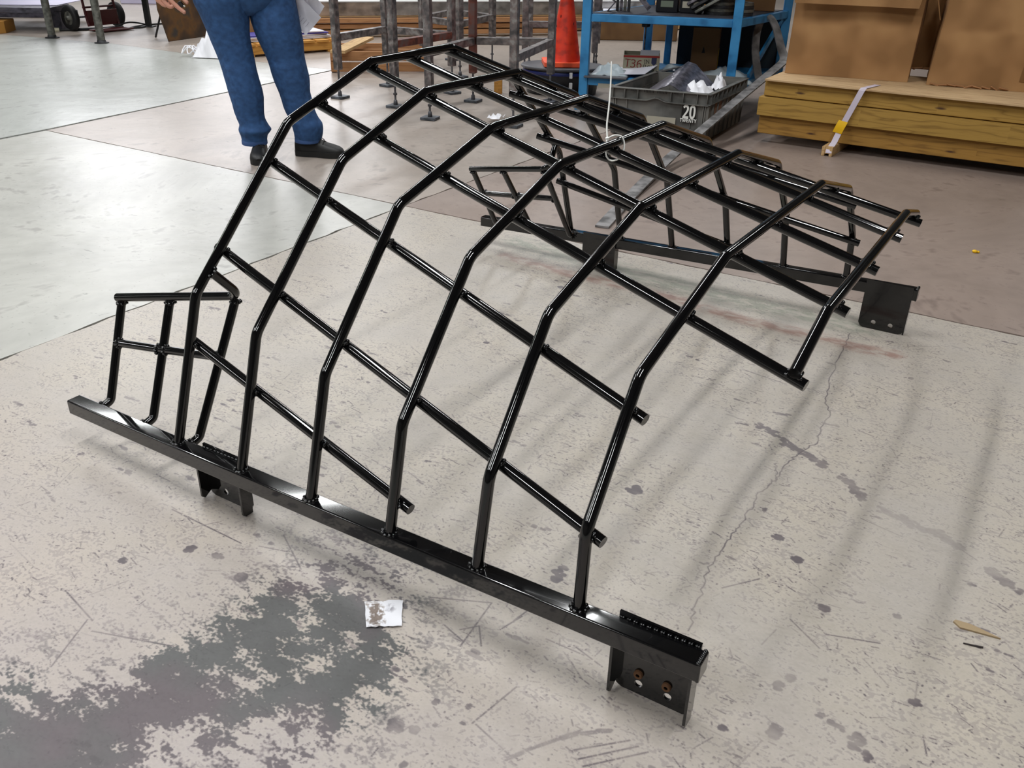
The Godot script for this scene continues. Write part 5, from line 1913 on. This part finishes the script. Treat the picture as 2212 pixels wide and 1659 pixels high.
# ------------------------------------------------------------------ the grey crate
func crate() -> void:
	rng.seed = 66
	var o := thing("storage_crate", "grey plastic stacking crate with a black 20 sticker, full of metal and film", "crate")
	var H := 0.29
	var C := [Vector3(-0.914, 0, -3.133), Vector3(-0.322, 0, -3.246), Vector3(-0.347, 0, -3.986), Vector3(-0.935, 0, -3.870)]
	var m := Vector3.ZERO
	for c in C:
		m += c / 4
	var low := []
	var rim := []
	for c in C:
		low.append(m + (c - m) * 0.955)
		rim.append(c)
	# walls, floor
	for i in 4:
		var j := (i + 1) % 4
		var out: Vector3 = ((rim[i] + rim[j]) / 2 - m).normalized()
		var b := MB.new()
		var a: Vector3 = low[i]
		var e: Vector3 = low[j]
		var g := [[a + Vector3.UP * 0.004, e + Vector3.UP * 0.004], [m + (rim[i] - m) * 0.97 + Vector3.UP * H, m + (rim[j] - m) * 0.97 + Vector3.UP * H]]
		b.sheet(g, 0.005)
		var wl := part("wall", b, M.crate, o)
		# vertical ribs below the rim
		b = MB.new()
		var nr := 5 if i % 2 == 0 else 8
		for k in nr + 1:
			var t: float = [0.02, 0.04, 0.16, 0.84, 0.96, 0.98][k] if i % 2 == 0 else float(k) / nr
			var p: Vector3 = a.lerp(e, t)
			var q: Vector3 = (m + (rim[i] - m) * 0.985).lerp(m + (rim[j] - m) * 0.985, t)
			b.bar(p + Vector3.UP * 0.008, q + Vector3.UP * (H - 0.07), 0.007, 0.02, out, 0.001)
		part("rib", b, M.crate, wl)
		# the deep rim: two flanges and the cells between them
		b = MB.new()
		for y in [H - 0.004, H - 0.064]:
			var dip: bool = i == 0 and y < H - 0.02
			if dip:
				# the lower flange swings up in the middle, over the hand hold
				var pts := []
				for k in 25:
					var t := k / 24.0
					var s := clampf(1.0 - absf(t - 0.47) / 0.11, 0.0, 1.0)
					pts.append(rim[i].lerp(rim[j], t) + Vector3.UP * (y + (0.02 * s * s * (3 - 2 * s)) - 0.006 * t))
				for k in 24:
					b.bar(pts[k], pts[k + 1], 0.03, 0.005, Vector3.UP, 0.001)
			else:
				b.bar(rim[i] + Vector3.UP * y - (rim[j] - rim[i]).normalized() * 0.012, rim[j] + Vector3.UP * y + (rim[j] - rim[i]).normalized() * 0.012, 0.03, 0.006, Vector3.UP, 0.002)
		var cells := [0.02, 0.145, 0.28, 0.62, 0.745, 0.885, 0.985] if i % 2 == 0 else [0.02, 0.09, 0.18, 0.3, 0.42, 0.54, 0.66, 0.78, 0.9, 0.985]
		for t in cells:
			var p: Vector3 = rim[i].lerp(rim[j], t)
			b.bar(p + Vector3.UP * (H - 0.062), p + Vector3.UP * (H - 0.006), 0.004, 0.026, out, 0.001)
		part("rim", b, M.crate, o)
	var fb := MB.new()
	fb.sheet([[low[0] + Vector3.UP * 0.006, low[1] + Vector3.UP * 0.006], [low[3] + Vector3.UP * 0.006, low[2] + Vector3.UP * 0.006]], 0.006)
	part("bottom", fb, M.crate, o)
	# moulded teeth on the front flange
	var fr: Vector3 = (rim[1] - rim[0]).normalized()
	var fo := Vector3(-fr.z, 0, fr.x)
	if fo.z < 0:
		fo = -fo
	var tb := MB.new()
	for k in 16:
		if k in [7, 8]:
			continue
		var t := 0.35 + 0.0148 * k
		tb.box(rim[0].lerp(rim[1], t) + Vector3.UP * (H - 0.011) + fo * 0.0155, Vector3(0.0045, 0.014, 0.002), Basis(fr, Vector3.UP, fo))
	for k in 4:
		for t in [0.215, 0.65]:
			tb.box(rim[0].lerp(rim[1], t + 0.012 * k) + Vector3.UP * (H - 0.01) + fo * 0.0155, Vector3(0.005, 0.008, 0.002), Basis(fr, Vector3.UP, fo))
	part("moulded_mark", tb, M.sticker_black, o)
	# sticker: white numeral and word on black
	var sc: Vector3 = low[0].lerp(rim[0], 0.55).lerp(low[1].lerp(rim[1], 0.55), 0.818) + Vector3.UP * 0.163 + fo * 0.012
	var sb := Basis(fr, Vector3.UP, fo)
	var s := MB.new()
	s.box(sc, Vector3(0.089, 0.098, 0.002), sb)
	var stk := part("sticker", s, M.sticker_black, o)
	stk.set_meta("label", "black square sticker reading 20 TWENTY")
	lettering(stk, "20", 0.075, M.sticker_white, Transform3D(sb * Basis.from_scale(Vector3(0.72, 1.06, 1)), sc + sb * Vector3(0.001, 0.012, 0.0014)), true)
	lettering(stk, "TWENTY", 0.0215, M.sticker_white, Transform3D(sb * Basis.from_scale(Vector3(0.86, 1.0, 1)), sc + sb * Vector3(0, -0.037, 0.0014)), true)
	s = MB.new()
	var lc: Vector3 = low[0].lerp(low[1], 0.53) + Vector3.UP * 0.095 + fo * 0.012
	s.box(lc, Vector3(0.18, 0.075, 0.002), sb)
	part("label", s, M.label_tan, o)
	# reddish scuffed label on the right side
	var sr: Vector3 = (rim[2] - rim[1]).normalized()
	var so := Vector3(-sr.z, 0, sr.x)
	if so.x < 0:
		so = -so
	s = MB.new()
	s.box(rim[1].lerp(rim[2], 0.28).lerp(m, 0.022) + Vector3.UP * 0.175, Vector3(0.13, 0.075, 0.003), Basis(sr, Vector3.UP, so))
	part("label", s, mat(Color(0.5, 0.38, 0.31), 0.7), o)
	# contents
	var g := []
	var A := Vector3(-0.83, 0.262, -3.30)
	var B := Vector3(-0.70, 0.405, -3.60)
	for i in 9:
		var row := []
		var t := i / 8.0
		for k in 9:
			var u := k / 8.0
			var ridge := sin(clampf(t * 1.15, 0, 1) * PI)
			var p := Vector3(-0.80 + 0.43 * t, 0.22 + 0.2 * ridge - 0.11 * t * u, -3.66 + 0.40 * u)
			p.y = lerpf(0.235, 0.418, pow(maxf(1.0 - absf(t - 0.42) / 0.58, 0.0), 1.2)) * (1.0 - u) + lerpf(0.235, 0.335, 1.0 - absf(t - 0.5) / 0.5) * u - 0.02 * u
			row.append(p)
		g.append(row)
	s = MB.new()
	s.sheet(g, 0.004)
	var cover := single("sheet_metal_cover", s, M.brushed, "brushed grey sheet metal cover peaking out of the grey crate", "sheet metal")
	s = MB.new()
	for i in 9:
		var t := i / 8.0
		var p: Vector3 = (g[2][1] as Vector3).lerp(g[4][8], t) + Vector3(0.0, 0.006, 0.004)
		s.blob(p + Vector3(rng.randfn() * 0.01, 0, rng.randfn() * 0.008), Vector3(0.012, 0.002, 0.007) * rng.randf_range(0.5, 1.2), Basis.from_euler(Vector3(0.2, rng.randf() * 3, 0)), 8, 4)
	part("film_glint", s, M.white_plastic, cover)
	crumple("crumpled white film, the larger lump inside the grey crate", Vector3(-0.47, 0.25, -3.42), 0.115, 0.1, 0.085, 4)
	crumple("crumpled white film, the small lump standing up at the crate's right side", Vector3(-0.395, 0.27, -3.60), 0.045, 0.05, 0.1, 9)
	# pale torn board at the crate's left, on the floor
	s = MB.new()
	s.prism(PackedVector2Array([Vector2(0, 0), Vector2(0.13, 0.0), Vector2(0.125, 0.09), Vector2(0.03, 0.095), Vector2(0.012, 0.06)]), 0.01, Transform3D(Basis.from_euler(Vector3(-0.25, 0.2, 0)), Vector3(-1.20, 0.005, -3.60)))
	single("torn_board", s, M.wood_pink, "pale tan torn cardboard piece standing at the left end of the grey crate", "cardboard")


func crumple(label: String, at: Vector3, rx: float, rz: float, h: float, sd: int) -> void:
	var nz := noise(1.4, sd, 3)
	var g := []
	for i in 10:
		var row := []
		for k in 10:
			var u := k / 9.0 * 2.0 - 1.0
			var v := i / 9.0 * 2.0 - 1.0
			var dome := clampf(1.0 - pow(absf(u), 1.6), 0, 1) * clampf(1.0 - pow(absf(v), 1.6), 0, 1)
			row.append(Vector3(u * rx, h * dome * (0.8 + 1.0 * nz.get_noise_2d(u * 1.5, v * 1.5)) + 0.02 * nz.get_noise_2d(u * 4.0 + 5.0, v * 4.0), v * rz))
		g.append(row)
	var b := MB.new()
	b.sheet(g, 0.002)
	single("plastic_film", b, M.white_plastic, label, "plastic film", "crumpled film in the grey crate", at)


# ------------------------------------------------------------------ the cone on a dark tub
func cone_and_tub() -> void:
	var at := Vector3(-1.88, 0, -4.25)
	var o := thing("storage_tub", "dark blue and black plastic tub with a grey lid, standing behind the bare steel stand", "tub", at, 0.35)
	var b := MB.new()
	b.lathe([[0.0, 0.004], [0.235, 0.004], [0.255, 0.15], [0.258, 0.19]], 32, Transform3D(Basis.from_scale(Vector3(1.15, 1, 0.8)), Vector3.ZERO))
	part("body", b, M.tub, o)
	b = MB.new()
	b.lathe([[0.258, 0.15], [0.266, 0.152], [0.266, 0.172], [0.258, 0.174]], 32, Transform3D(Basis.from_scale(Vector3(1.15, 1, 0.8)), Vector3.ZERO))
	part("band", b, M.tub_blue, o)
	b = MB.new()
	b.lathe([[0.0, 0.212], [0.27, 0.21], [0.28, 0.2], [0.275, 0.188], [0.262, 0.186]], 32, Transform3D(Basis.from_scale(Vector3(1.15, 1, 0.8)), Vector3.ZERO))
	part("lid", b, M.lid, o)
	b = MB.new()
	for i in 2:
		b.box(Vector3(0.10, 0.16 - 0.075 * i, 0.199 - 0.008 * i), Vector3(0.026, 0.045, 0.012), Basis.IDENTITY, 0.004)
	part("clip", b, M.white_paint, o)
	var c := thing("traffic_cone", "orange traffic cone with dark scuffs, standing on the lidded dark tub", "traffic cone", at + Vector3(0.03, 0.213, 0.02), 0.6)
	b = MB.new()
	b.lathe([[0.125, 0.03], [0.118, 0.05], [0.105, 0.12], [0.04, 0.52], [0.028, 0.58], [0.026, 0.6], [0.0, 0.602]], 32, Transform3D.IDENTITY)
	part("body", b, M.cone, c)
	b = MB.new()
	var sq := PackedVector2Array()
	for k in 4:
		for e in 5:
			var an := PI / 2 * k + PI / 2 * e / 4.0
			sq.append(Vector2([0.13, -0.13, -0.13, 0.13][k], [0.13, 0.13, -0.13, -0.13][k]) + Vector2(cos(an), sin(an)) * 0.035)
	b.prism(sq, 0.03, Transform3D(Basis(Vector3.RIGHT, Vector3(0, 0, -1), Vector3.UP), Vector3(0, 0.017, 0)))
	part("base", b, M.cone_rim, c)
	b = MB.new()
	rng.seed = 14
	for i in 14:
		var y := 0.06 + 0.3 * rng.randf()
		var r := lerpf(0.118, 0.04, (y - 0.05) / 0.47) + 0.0006
		var an := rng.randf() * TAU
		b.blob(Vector3(cos(an) * r, y, sin(an) * r), Vector3(0.004, 0.012, 0.0016), Basis(Vector3.UP, -an + PI / 2) * Basis(Vector3(0, 0, 1), rng.randfn() * 0.6), 6, 4)
	part("scuff", b, mat(Color(0.25, 0.07, 0.05), 0.7), c)


# ------------------------------------------------------------------ the long flat strap
func strap() -> void:
	var o := thing("flat_strap", "long flat grey strap looped beside the blue rack, running down onto the floor", "strap")
	var p := smooth([Vector3(-0.36, 0.215, -4.36), Vector3(-0.395, 0.26, -4.385), Vector3(-0.47, 0.397, -4.494), Vector3(-0.496, 0.536, -4.564), Vector3(-0.455, 0.625, -4.578), Vector3(-0.374, 0.577, -4.532), Vector3(-0.259, 0.44, -4.384), Vector3(-0.205, 0.385, -4.30), Vector3(-0.201, 0.352, -4.15), Vector3(-0.238, 0.235, -3.575), Vector3(-0.262, 0.122, -2.981), Vector3(-0.262, 0.05, -2.522), Vector3(-0.19, 0.014, -1.948), Vector3(-0.084, 0.006, -1.386)], 6)
	var g := []
	for i in p.size():
		var d: Vector3 = (p[mini(i + 1, p.size() - 1)] - p[maxi(i - 1, 0)]).normalized()
		var t := clampf((i - 34.0) / 14.0, 0.0, 1.0)
		var across := Vector3(0.5, 0.0, -0.86).lerp(Vector3(1, 0, 0.1), t)
		across = (across - d * across.dot(d)).normalized()
		g.append([p[i] - across * 0.031, p[i], p[i] + across * 0.031])
	var b := MB.new()
	b.sheet(g, 0.009)
	part("band", b, M.strap_grey, o)


# ------------------------------------------------------------------ far left: bench legs, hand truck, plates
func far_left() -> void:
	rng.seed = 88
	var b: MB
	var o := thing("work_table", "steel work table with round grey pipe legs and one dark square leg", "table")
	for p in [Vector3(-7.736, 0, -3.826), Vector3(-7.009, 0, -3.891)]:
		b = MB.new()
		b.tube([p, p + Vector3.UP * 0.92], 0.038, 18)
		var l := part("leg", b, M.galv, o)
		b = MB.new()
		b.lathe([[0.0, 0.0], [0.07, 0.0], [0.07, 0.008], [0.045, 0.01], [0.04, 0.03]], 18, Transform3D(Basis.IDENTITY, p))
		part("foot", b, M.dark_steel, l)
	b = MB.new()
	var dl := Vector3(-7.85, 0, -5.122)
	b.box(dl + Vector3.UP * 0.46, Vector3(0.058, 0.92, 0.058), Basis(Vector3.UP, 0.5), 0.004)
	var lq := part("leg", b, M.rubber, o)
	b = MB.new()
	b.box(dl + Vector3.UP * 0.006, Vector3(0.13, 0.012, 0.13), Basis(Vector3.UP, 0.5), 0.002)
	part("foot", b, M.dark_steel, lq)
	b = MB.new()
	b.box(Vector3(-7.5, 0.935, -4.5), Vector3(1.2, 0.03, 1.7), Basis.IDENTITY, 0.003)
	part("table_top", b, M.dark_steel, o)
	# hand truck
	var t := thing("hand_truck", "maroon two-wheeled hand truck with grey wheels standing behind the pipe legs", "hand truck", Vector3(-8.06, 0, -4.62), 0.0)
	for s in [-1.0, 1.0]:
		b = MB.new()
		b.tube(smooth([Vector3(0.1, 0.05, s * 0.19), Vector3(0.06, 0.3, s * 0.19), Vector3(-0.02, 1.2, s * 0.19)], 4), 0.014, 10)
		part("upright", b, M.maroon, t)
		b = MB.new()
		b.lathe([[0.075, -0.03], [0.115, -0.034], [0.132, -0.02], [0.135, 0.0], [0.132, 0.02], [0.115, 0.034], [0.075, 0.03]], 28, Transform3D(Basis(Vector3(1, 0, 0), Vector3(0, 0, 1), Vector3(0, -1, 0)), Vector3(-0.06, 0.135, s * 0.29)))
		var w := part("wheel", b, M.rubber, t)
		b = MB.new()
		b.lathe([[0.0, -0.045], [0.022, -0.045], [0.026, -0.02], [0.07, -0.022], [0.078, -0.028], [0.078, 0.028], [0.07, 0.022], [0.026, 0.02], [0.022, 0.045], [0.0, 0.045]], 20, Transform3D(Basis(Vector3(1, 0, 0), Vector3(0, 0, 1), Vector3(0, -1, 0)), Vector3(-0.06, 0.135, s * 0.29)))
		part("wheel_disc", b, M.galv, w)
	b = MB.new()
	b.tube([Vector3(-0.06, 0.135, -0.3), Vector3(-0.06, 0.135, 0.3)], 0.01, 10)
	part("axle", b, M.raw_steel, t)
	for y in [0.24, 0.55, 0.9]:
		b = MB.new()
		b.tube([Vector3(0.065 - 0.08 * y, y, -0.19), Vector3(0.065 - 0.08 * y, y, 0.19)], 0.011, 10)
		part("cross_bar", b, M.maroon, t)
	b = MB.new()
	b.box(Vector3(0.09, 0.13, 0), Vector3(0.02, 0.16, 0.38), Basis(Vector3(0, 0, 1), -0.1), 0.004)
	part("back_plate", b, M.maroon, t)
	b = MB.new()
	b.box(Vector3(0.21, 0.015, 0), Vector3(0.24, 0.012, 0.4), Basis.IDENTITY, 0.003)
	b.tube([Vector3(0.33, 0.018, -0.2), Vector3(0.33, 0.018, 0.2)], 0.011, 8)
	part("toe_plate", b, M.maroon, t)
	# bags that hang on it
	b = MB.new()
	b.box(Vector3(-8.05, 0.5, -4.50), Vector3(0.03, 0.32, 0.17), Basis(Vector3(0, 0, 1), 0.08), 0.01)
	single("dark_sack", b, M.dark_steel, "dark grey flat sack hanging on the maroon hand truck", "sack")
	b = MB.new()
	b.box(Vector3(-8.09, 0.5, -4.72), Vector3(0.03, 0.3, 0.07), Basis(Vector3(0, 0, 1), 0.08), 0.01)
	single("pale_film_roll", b, M.lilac_steel, "pale lilac wrapped roll held upright in the maroon hand truck", "roll")
	# hoses and cord on the floor
	b = MB.new()
	b.tube(smooth([Vector3(-8.2, 0.012, -4.22), Vector3(-8.12, 0.012, -4.35), Vector3(-8.0, 0.014, -4.55), Vector3(-7.95, 0.012, -4.85)], 5), 0.016, 10)
	var hz := single("hose", b, M.rubber, "black hose with a cream end lying beside the hand truck wheel", "hose")
	b = MB.new()
	b.tube([Vector3(-8.235, 0.016, -4.17), Vector3(-8.2, 0.015, -4.22)], 0.022, 10)
	part("hose_end", b, mat(Color(0.8, 0.78, 0.68), 0.5), hz)
	b = MB.new()
	b.tube(smooth([Vector3(-7.98, 0.012, -4.75), Vector3(-8.0, 0.05, -4.98), Vector3(-7.92, 0.012, -5.16), Vector3(-7.80, 0.01, -4.98), Vector3(-7.84, 0.01, -4.86), Vector3(-7.93, 0.01, -5.05), Vector3(-7.96, 0.01, -5.28), Vector3(-7.88, 0.01, -5.48), Vector3(-7.6, 0.01, -5.9)], 6), 0.009, 8)
	single("cord", b, M.rubber, "thin black cord trailing over the floor from the hand truck to the dark leg", "cord")
	# rusty plate with a clipped corner
	b = MB.new()
	b.prism(PackedVector2Array([Vector2(0, 0), Vector2(0.60, 0), Vector2(0.60, 0.62), Vector2(-0.02, 0.62), Vector2(-0.055, 0.31)]), 0.008, Transform3D(Basis(Vector3(-0.12, 0, -0.993), Vector3(-0.10, 0.995, 0.0), Vector3(0.993, 0.1, -0.12)).orthonormalized(), Vector3(-6.59, 0.001, -4.375)))
	var rp := single("rusty_plate", b, M.rust, "brown rusty steel plate with a clipped corner, standing on edge left of the jeans", "steel plate")
	b = MB.new()
	for z in [-4.5, -4.85]:
		b.bar(Vector3(-6.66, 0.5, z), Vector3(-6.95, 0.006, z), 0.02, 0.012, Vector3.UP, 0.002)
	part("prop", b, M.dark_steel, rp)
	# stacks on bearers at the far left
	var pl := thing("steel_plate_stack", "long lilac-white steel plate with grey edge lying on blocks at the far left", "steel plate")
	b = MB.new()
	b.bar(Vector3(-9.6, 0.225, -3.4), Vector3(-8.25, 0.225, -4.3), 0.55, 0.055, Vector3.UP, 0.004)
	part("plate", b, M.grey_steel, pl)
	b = MB.new()
	b.bar(Vector3(-9.85, 0.257, -3.75), Vector3(-8.50, 0.257, -4.65), 0.9, 0.008, Vector3.UP, 0.002)
	part("sheet", b, M.lilac_steel, pl)
	for p in [Vector3(-8.40, 0.095, -4.35), Vector3(-9.15, 0.095, -3.85)]:
		b = MB.new()
		b.box(p, Vector3(0.14, 0.19, 0.16), Basis(Vector3.UP, 0.58), 0.004)
		single("bearer_block", b, M.grey_steel, "dark grey block carrying the lilac plate, " + ("right one" if p.x > -9.0 else "left one"), "block", "blocks under the lilac plate", Vector3.ZERO)
	b = MB.new()
	b.bar(Vector3(-10.6, 0.045, -4.25), Vector3(-9.3, 0.045, -5.2), 0.1, 0.09, Vector3.UP, 0.004)
	single("floor_beam", b, M.grey_steel, "low grey beam lying on the floor behind the lilac plate stack", "beam")
	b = MB.new()
	b.bar(Vector3(-9.8, 0.3, -4.9), Vector3(-9.0, 0.3, -5.5), 0.3, 0.08, Vector3.UP, 0.004)
	single("dark_beam", b, M.dark_steel, "dark beam lying on top of the lilac plate at its back", "beam")
	# the cut board at the left edge
	b = MB.new()
	b.prism(PackedVector2Array([Vector2(-0.5, -0.2), Vector2(0.0, -0.22), Vector2(0.1, -0.12), Vector2(0.1, 0.2), Vector2(-0.5, 0.25)]), 0.12, Transform3D(Basis(Vector3(0.75, 0, -0.66), Vector3(-0.66, 0, -0.75), Vector3.UP), Vector3(-8.60, 0.061, -3.78)))
	single("foam_block", b, M.wood_yellow, "pale yellow block with a chamfered corner at the left edge of the floor", "block")
	# far clutter at the top edge
	for q in [[Vector3(-10.3, 0, -7.2), Vector3(0.9, 0.12, 0.5), M.lilac_steel, "pale lilac sheet stack on the far floor behind the hand truck", "steel plate"], [Vector3(-9.5, 0, -7.7), Vector3(0.7, 0.2, 0.4), M.grey_steel, "grey steel pieces on the far floor behind the dark square leg", "steel piece"], [Vector3(-9.4, 0, -6.8), Vector3(0.3, 0.06, 0.2), M.dark_steel, "small dark steel piece on the far floor behind the dark square leg", "steel piece"], [Vector3(-8.9, 0, -7.9), Vector3(0.5, 0.18, 0.5), M.lilac_steel, "pale wrapped bundle on the far floor beside the rusty plate", "bundle"]]:
		b = MB.new()
		b.box(Vector3.UP * q[1].y / 2, q[1], Basis.IDENTITY, 0.01)
		b.box(Vector3(0.1, q[1].y + 0.02, 0.0), Vector3(q[1].x * 0.7, 0.04, q[1].z * 0.8), Basis(Vector3.UP, 0.1), 0.006)
		single("steel_stock", b, q[2], q[3], q[4], "", q[0], 0.6)


# ------------------------------------------------------------------ far middle: pallet, crate of boards, sheet stock
func far_middle() -> void:
	rng.seed = 99
	var b: MB
	var dirx := Vector3(0.36, 0, -0.93)     # along the pallet's front, to the right and away
	dirx = dirx.normalized()
	var dirz := Vector3(dirx.z, 0, -dirx.x)  # away from the camera
	if dirz.x > 0:
		dirz = -dirz
	var bas := Basis(dirx, Vector3.UP, dirx.cross(Vector3.UP))
	var P := Vector3(-5.13, 0, -4.05)
	var o := thing("wood_pallet", "yellowish wood pallet behind the standing person's legs", "pallet")
	for i in 3:
		b = MB.new()
		var zz := dirz * (0.05 + 0.42 * i)
		b.bar(P + zz + Vector3.UP * 0.057, P + zz + dirx * 1.0 + Vector3.UP * 0.057, 0.09, 0.075, Vector3.UP, 0.003)
		part("stringer", b, M.wood_yellow, o)
	for i in 7:
		b = MB.new()
		var a := P + dirx * (0.05 + 0.15 * i) + Vector3.UP * 0.106 - dirz * 0.02
		b.bar(a, a + dirz * 0.98, 0.12, 0.02, Vector3.UP, 0.002)
		part("deck_board", b, M.wood_yellow, o)
	for i in 2:
		b = MB.new()
		var a := P + dirx * (0.05 + 0.85 * i) + Vector3.UP * 0.01
		b.bar(a, a + dirz * 0.95, 0.1, 0.018, Vector3.UP, 0.002)
		part("deck_board", b, M.wood_yellow, o)
	for q in [[0.08, 0.09, 0.3, M.paper, "white paper stack on the yellow pallet, seen between the legs of the jeans", 4], [0.55, 0.06, 0.32, M.paper, "white paper stack on the yellow pallet, right of the jeans", 5]]:
		for k in q[5]:
			b = MB.new()
			b.box(P + dirx * (q[0] + 0.18) + dirz * 0.25 + Vector3.UP * (0.125 + 0.014 * k) + dirx * rng.randfn() * 0.02, Vector3(q[2] + rng.randf() * 0.06, 0.011, 0.3), bas.rotated(Vector3.UP, rng.randfn() * 0.12), 0.001)
			single("paper_pile", b, q[3] if k != 3 else mat(Color(0.25, 0.22, 0.55), 0.7), "%s, %s layer" % [q[4], ["lowest", "second", "third", "fourth, bluish", "top"][k]], "paper", "paper piles on the yellow pallet")
	# torn board on the pallet's back with red print
	b = MB.new()
	b.box(P + dirx * 0.25 + dirz * 0.55 + Vector3.UP * 0.22, Vector3(0.3, 0.16, 0.2), bas, 0.004)
	single("printed_carton", b, M.card, "brown carton on the yellow pallet behind the paper, between the jeans", "cardboard box")
	# bag of white film on the floor left of it
	var g := []
	var nz := noise(1.2, 23, 3)
	for i in 10:
		var row := []
		for k in 10:
			var u := k / 9.0 * 2.0 - 1.0
			var v := i / 9.0 * 2.0 - 1.0
			var dome := clampf(1.0 - u * u, 0, 1) * clampf(1.0 - v * v, 0, 1)
			row.append(Vector3(u * 0.15, 0.006 + 0.26 * pow(dome, 0.8) * (0.7 + 0.9 * nz.get_noise_2d(u * 1.6 + 3.0, v * 1.6)), v * 0.14))
		g.append(row)
	b = MB.new()
	b.sheet(g, 0.003)
	single("white_film_bag", b, M.white_plastic, "crumpled white plastic bag on the floor left of the jeans", "plastic bag", "", Vector3(-5.42, 0, -3.93), 0.4)
	b = MB.new()
	for i in 4:
		var pts := []
		for k in 13:
			var an := TAU * k / 12.0
			pts.append(Vector3(-5.60 + 0.075 * cos(an) + 0.03 * i, 0.02 + 0.035 * (1 + sin(an * 2 + i)), -3.80 + 0.05 * sin(an) - 0.04 * i))
		b.tube(pts, 0.006, 6)
	single("film_strands", b, M.white_plastic, "loops of white plastic strapping beside the crumpled white bag", "strapping")
	# open crate of pinkish boards with a loose plank
	var C := Vector3(-3.93, 0, -3.90)
	var cx := Vector3(0.78, 0, -0.63).normalized()
	var cz := Vector3(-0.63, 0, -0.78)
	o = thing("board_crate", "low open crate of pinkish wood boards behind the left steel stand", "crate")
	for i in 3:
		for k in 2:
			b = MB.new()
			var a := C + cz * (0.4 * i) + Vector3.UP * (0.045 + 0.09 * k if i == 0 else 0.06 + 0.13 * k)
			if i == 0:
				b.bar(a, a + cx * 0.85, 0.022, 0.075, Vector3.UP, 0.002)
			elif k == 0:
				b.bar(a + Vector3.UP * 0.03, a + cx * 0.85 + Vector3.UP * 0.03, 0.022, 0.1, Vector3.UP, 0.002)
			else:
				continue
			part("board", b, M.wood_pink, o)
	for i in 2:
		b = MB.new()
		var a := C + cx * (0.02 + 0.8 * i) + Vector3.UP * 0.05
		b.bar(a, a + cz * 0.8, 0.04, 0.09, Vector3.UP, 0.002)
		part("board", b, M.wood_pink, o)
	b = MB.new()
	b.bar(Vector3(-3.78, 0.185, -3.83), Vector3(-4.13, 0.2, -4.62), 0.13, 0.025, Vector3.UP, 0.003)
	single("loose_plank", b, M.wood_pale, "pale loose plank lying askew across the open crate of boards", "plank")
	# sheet stock on planks behind the stands
	var sx := Vector3(0.70, 0, -0.715).normalized()
	var sz := Vector3(-0.715, 0, -0.70)
	var S := Vector3(-6.0, 0, -5.35)
	for k in 3:
		b = MB.new()
		var a := S + Vector3.UP * (0.05 + 0.062 * k) + sz * 0.035 * (k % 2) + sx * (-0.1 + 0.12 * k)
		b.bar(a, a + sx * 3.4, 0.16, 0.045, Vector3.UP, 0.004, Vector2(k * 0.7, 0))
		single("rough_plank", b, M.wood_pink, "rough pinkish plank under the bright steel beam behind the stands, %s" % ["lowest", "middle", "topmost"][k], "plank", "rough planks under the bright beam")
	b = MB.new()
	var a0 := S + Vector3.UP * 0.285 + sz * 0.05 - sx * 0.2
	b.bar(a0, a0 + sx * 4.4, 0.12, 0.14, Vector3.UP, 0.005)
	var bm := single("steel_beam", b, M.bright_steel, "long bright mirror-like steel beam lying across the back behind the stands", "beam")
	b = MB.new()
	b.bar(a0 + Vector3.UP * 0.077, a0 + sx * 4.4 + Vector3.UP * 0.077, 0.15, 0.014, Vector3.UP, 0.002)
	part("flange", b, M.white_paint, bm)
	for k in 3:
		b = MB.new()
		var a := S + sz * (0.45 + 0.3 * k) + Vector3.UP * (0.12 + 0.02 * k) + sx * 0.2 * k
		b.bar(a, a + sx * 5.0, 0.2, 0.22, Vector3.UP, 0.004, Vector2(k * 1.3, 0.3))
		single("packed_board", b, [M.wood_pale, M.wood_yellow, M.wood_pale][k], "long pale packed board bundle farther behind the bright beam, %s" % ["front one", "middle one", "rear one"][k], "boards", "board bundles at the back")
	# brown carton and pale sheet far behind the rack
	b = MB.new()
	b.box(Vector3(0, 0.13, 0), Vector3(0.9, 0.26, 0.5), Basis.IDENTITY, 0.01)
	single("far_carton", b, M.card_dark, "low brown carton on the far floor, seen through the blue rack", "cardboard box", "", Vector3(-2.95, 0, -7.9), 0.55)
	b = MB.new()
	b.box(Vector3(0, 0.275, 0), Vector3(0.7, 0.02, 0.5), Basis.IDENTITY, 0.004)
	single("far_sheet", b, M.paper, "white sheet lying on the low brown carton behind the blue rack", "sheet", "", Vector3(-2.98, 0, -7.92), 0.5)
	for i in 3:
		b = MB.new()
		b.box(Vector3(0, 0.2, 0), Vector3(0.12, 0.4, 0.12), Basis.IDENTITY, 0.006)
		single("far_timber", b, [M.wood_yellow, M.wood_pink, M.card_dark][i], "upright brown timber end far behind the rack, " + ["left", "middle", "right"][i] + " of three", "timber", "timber ends behind the rack", Vector3(-2.35 + 0.25 * i, 0, -8.3 - 0.15 * i), 0.5)
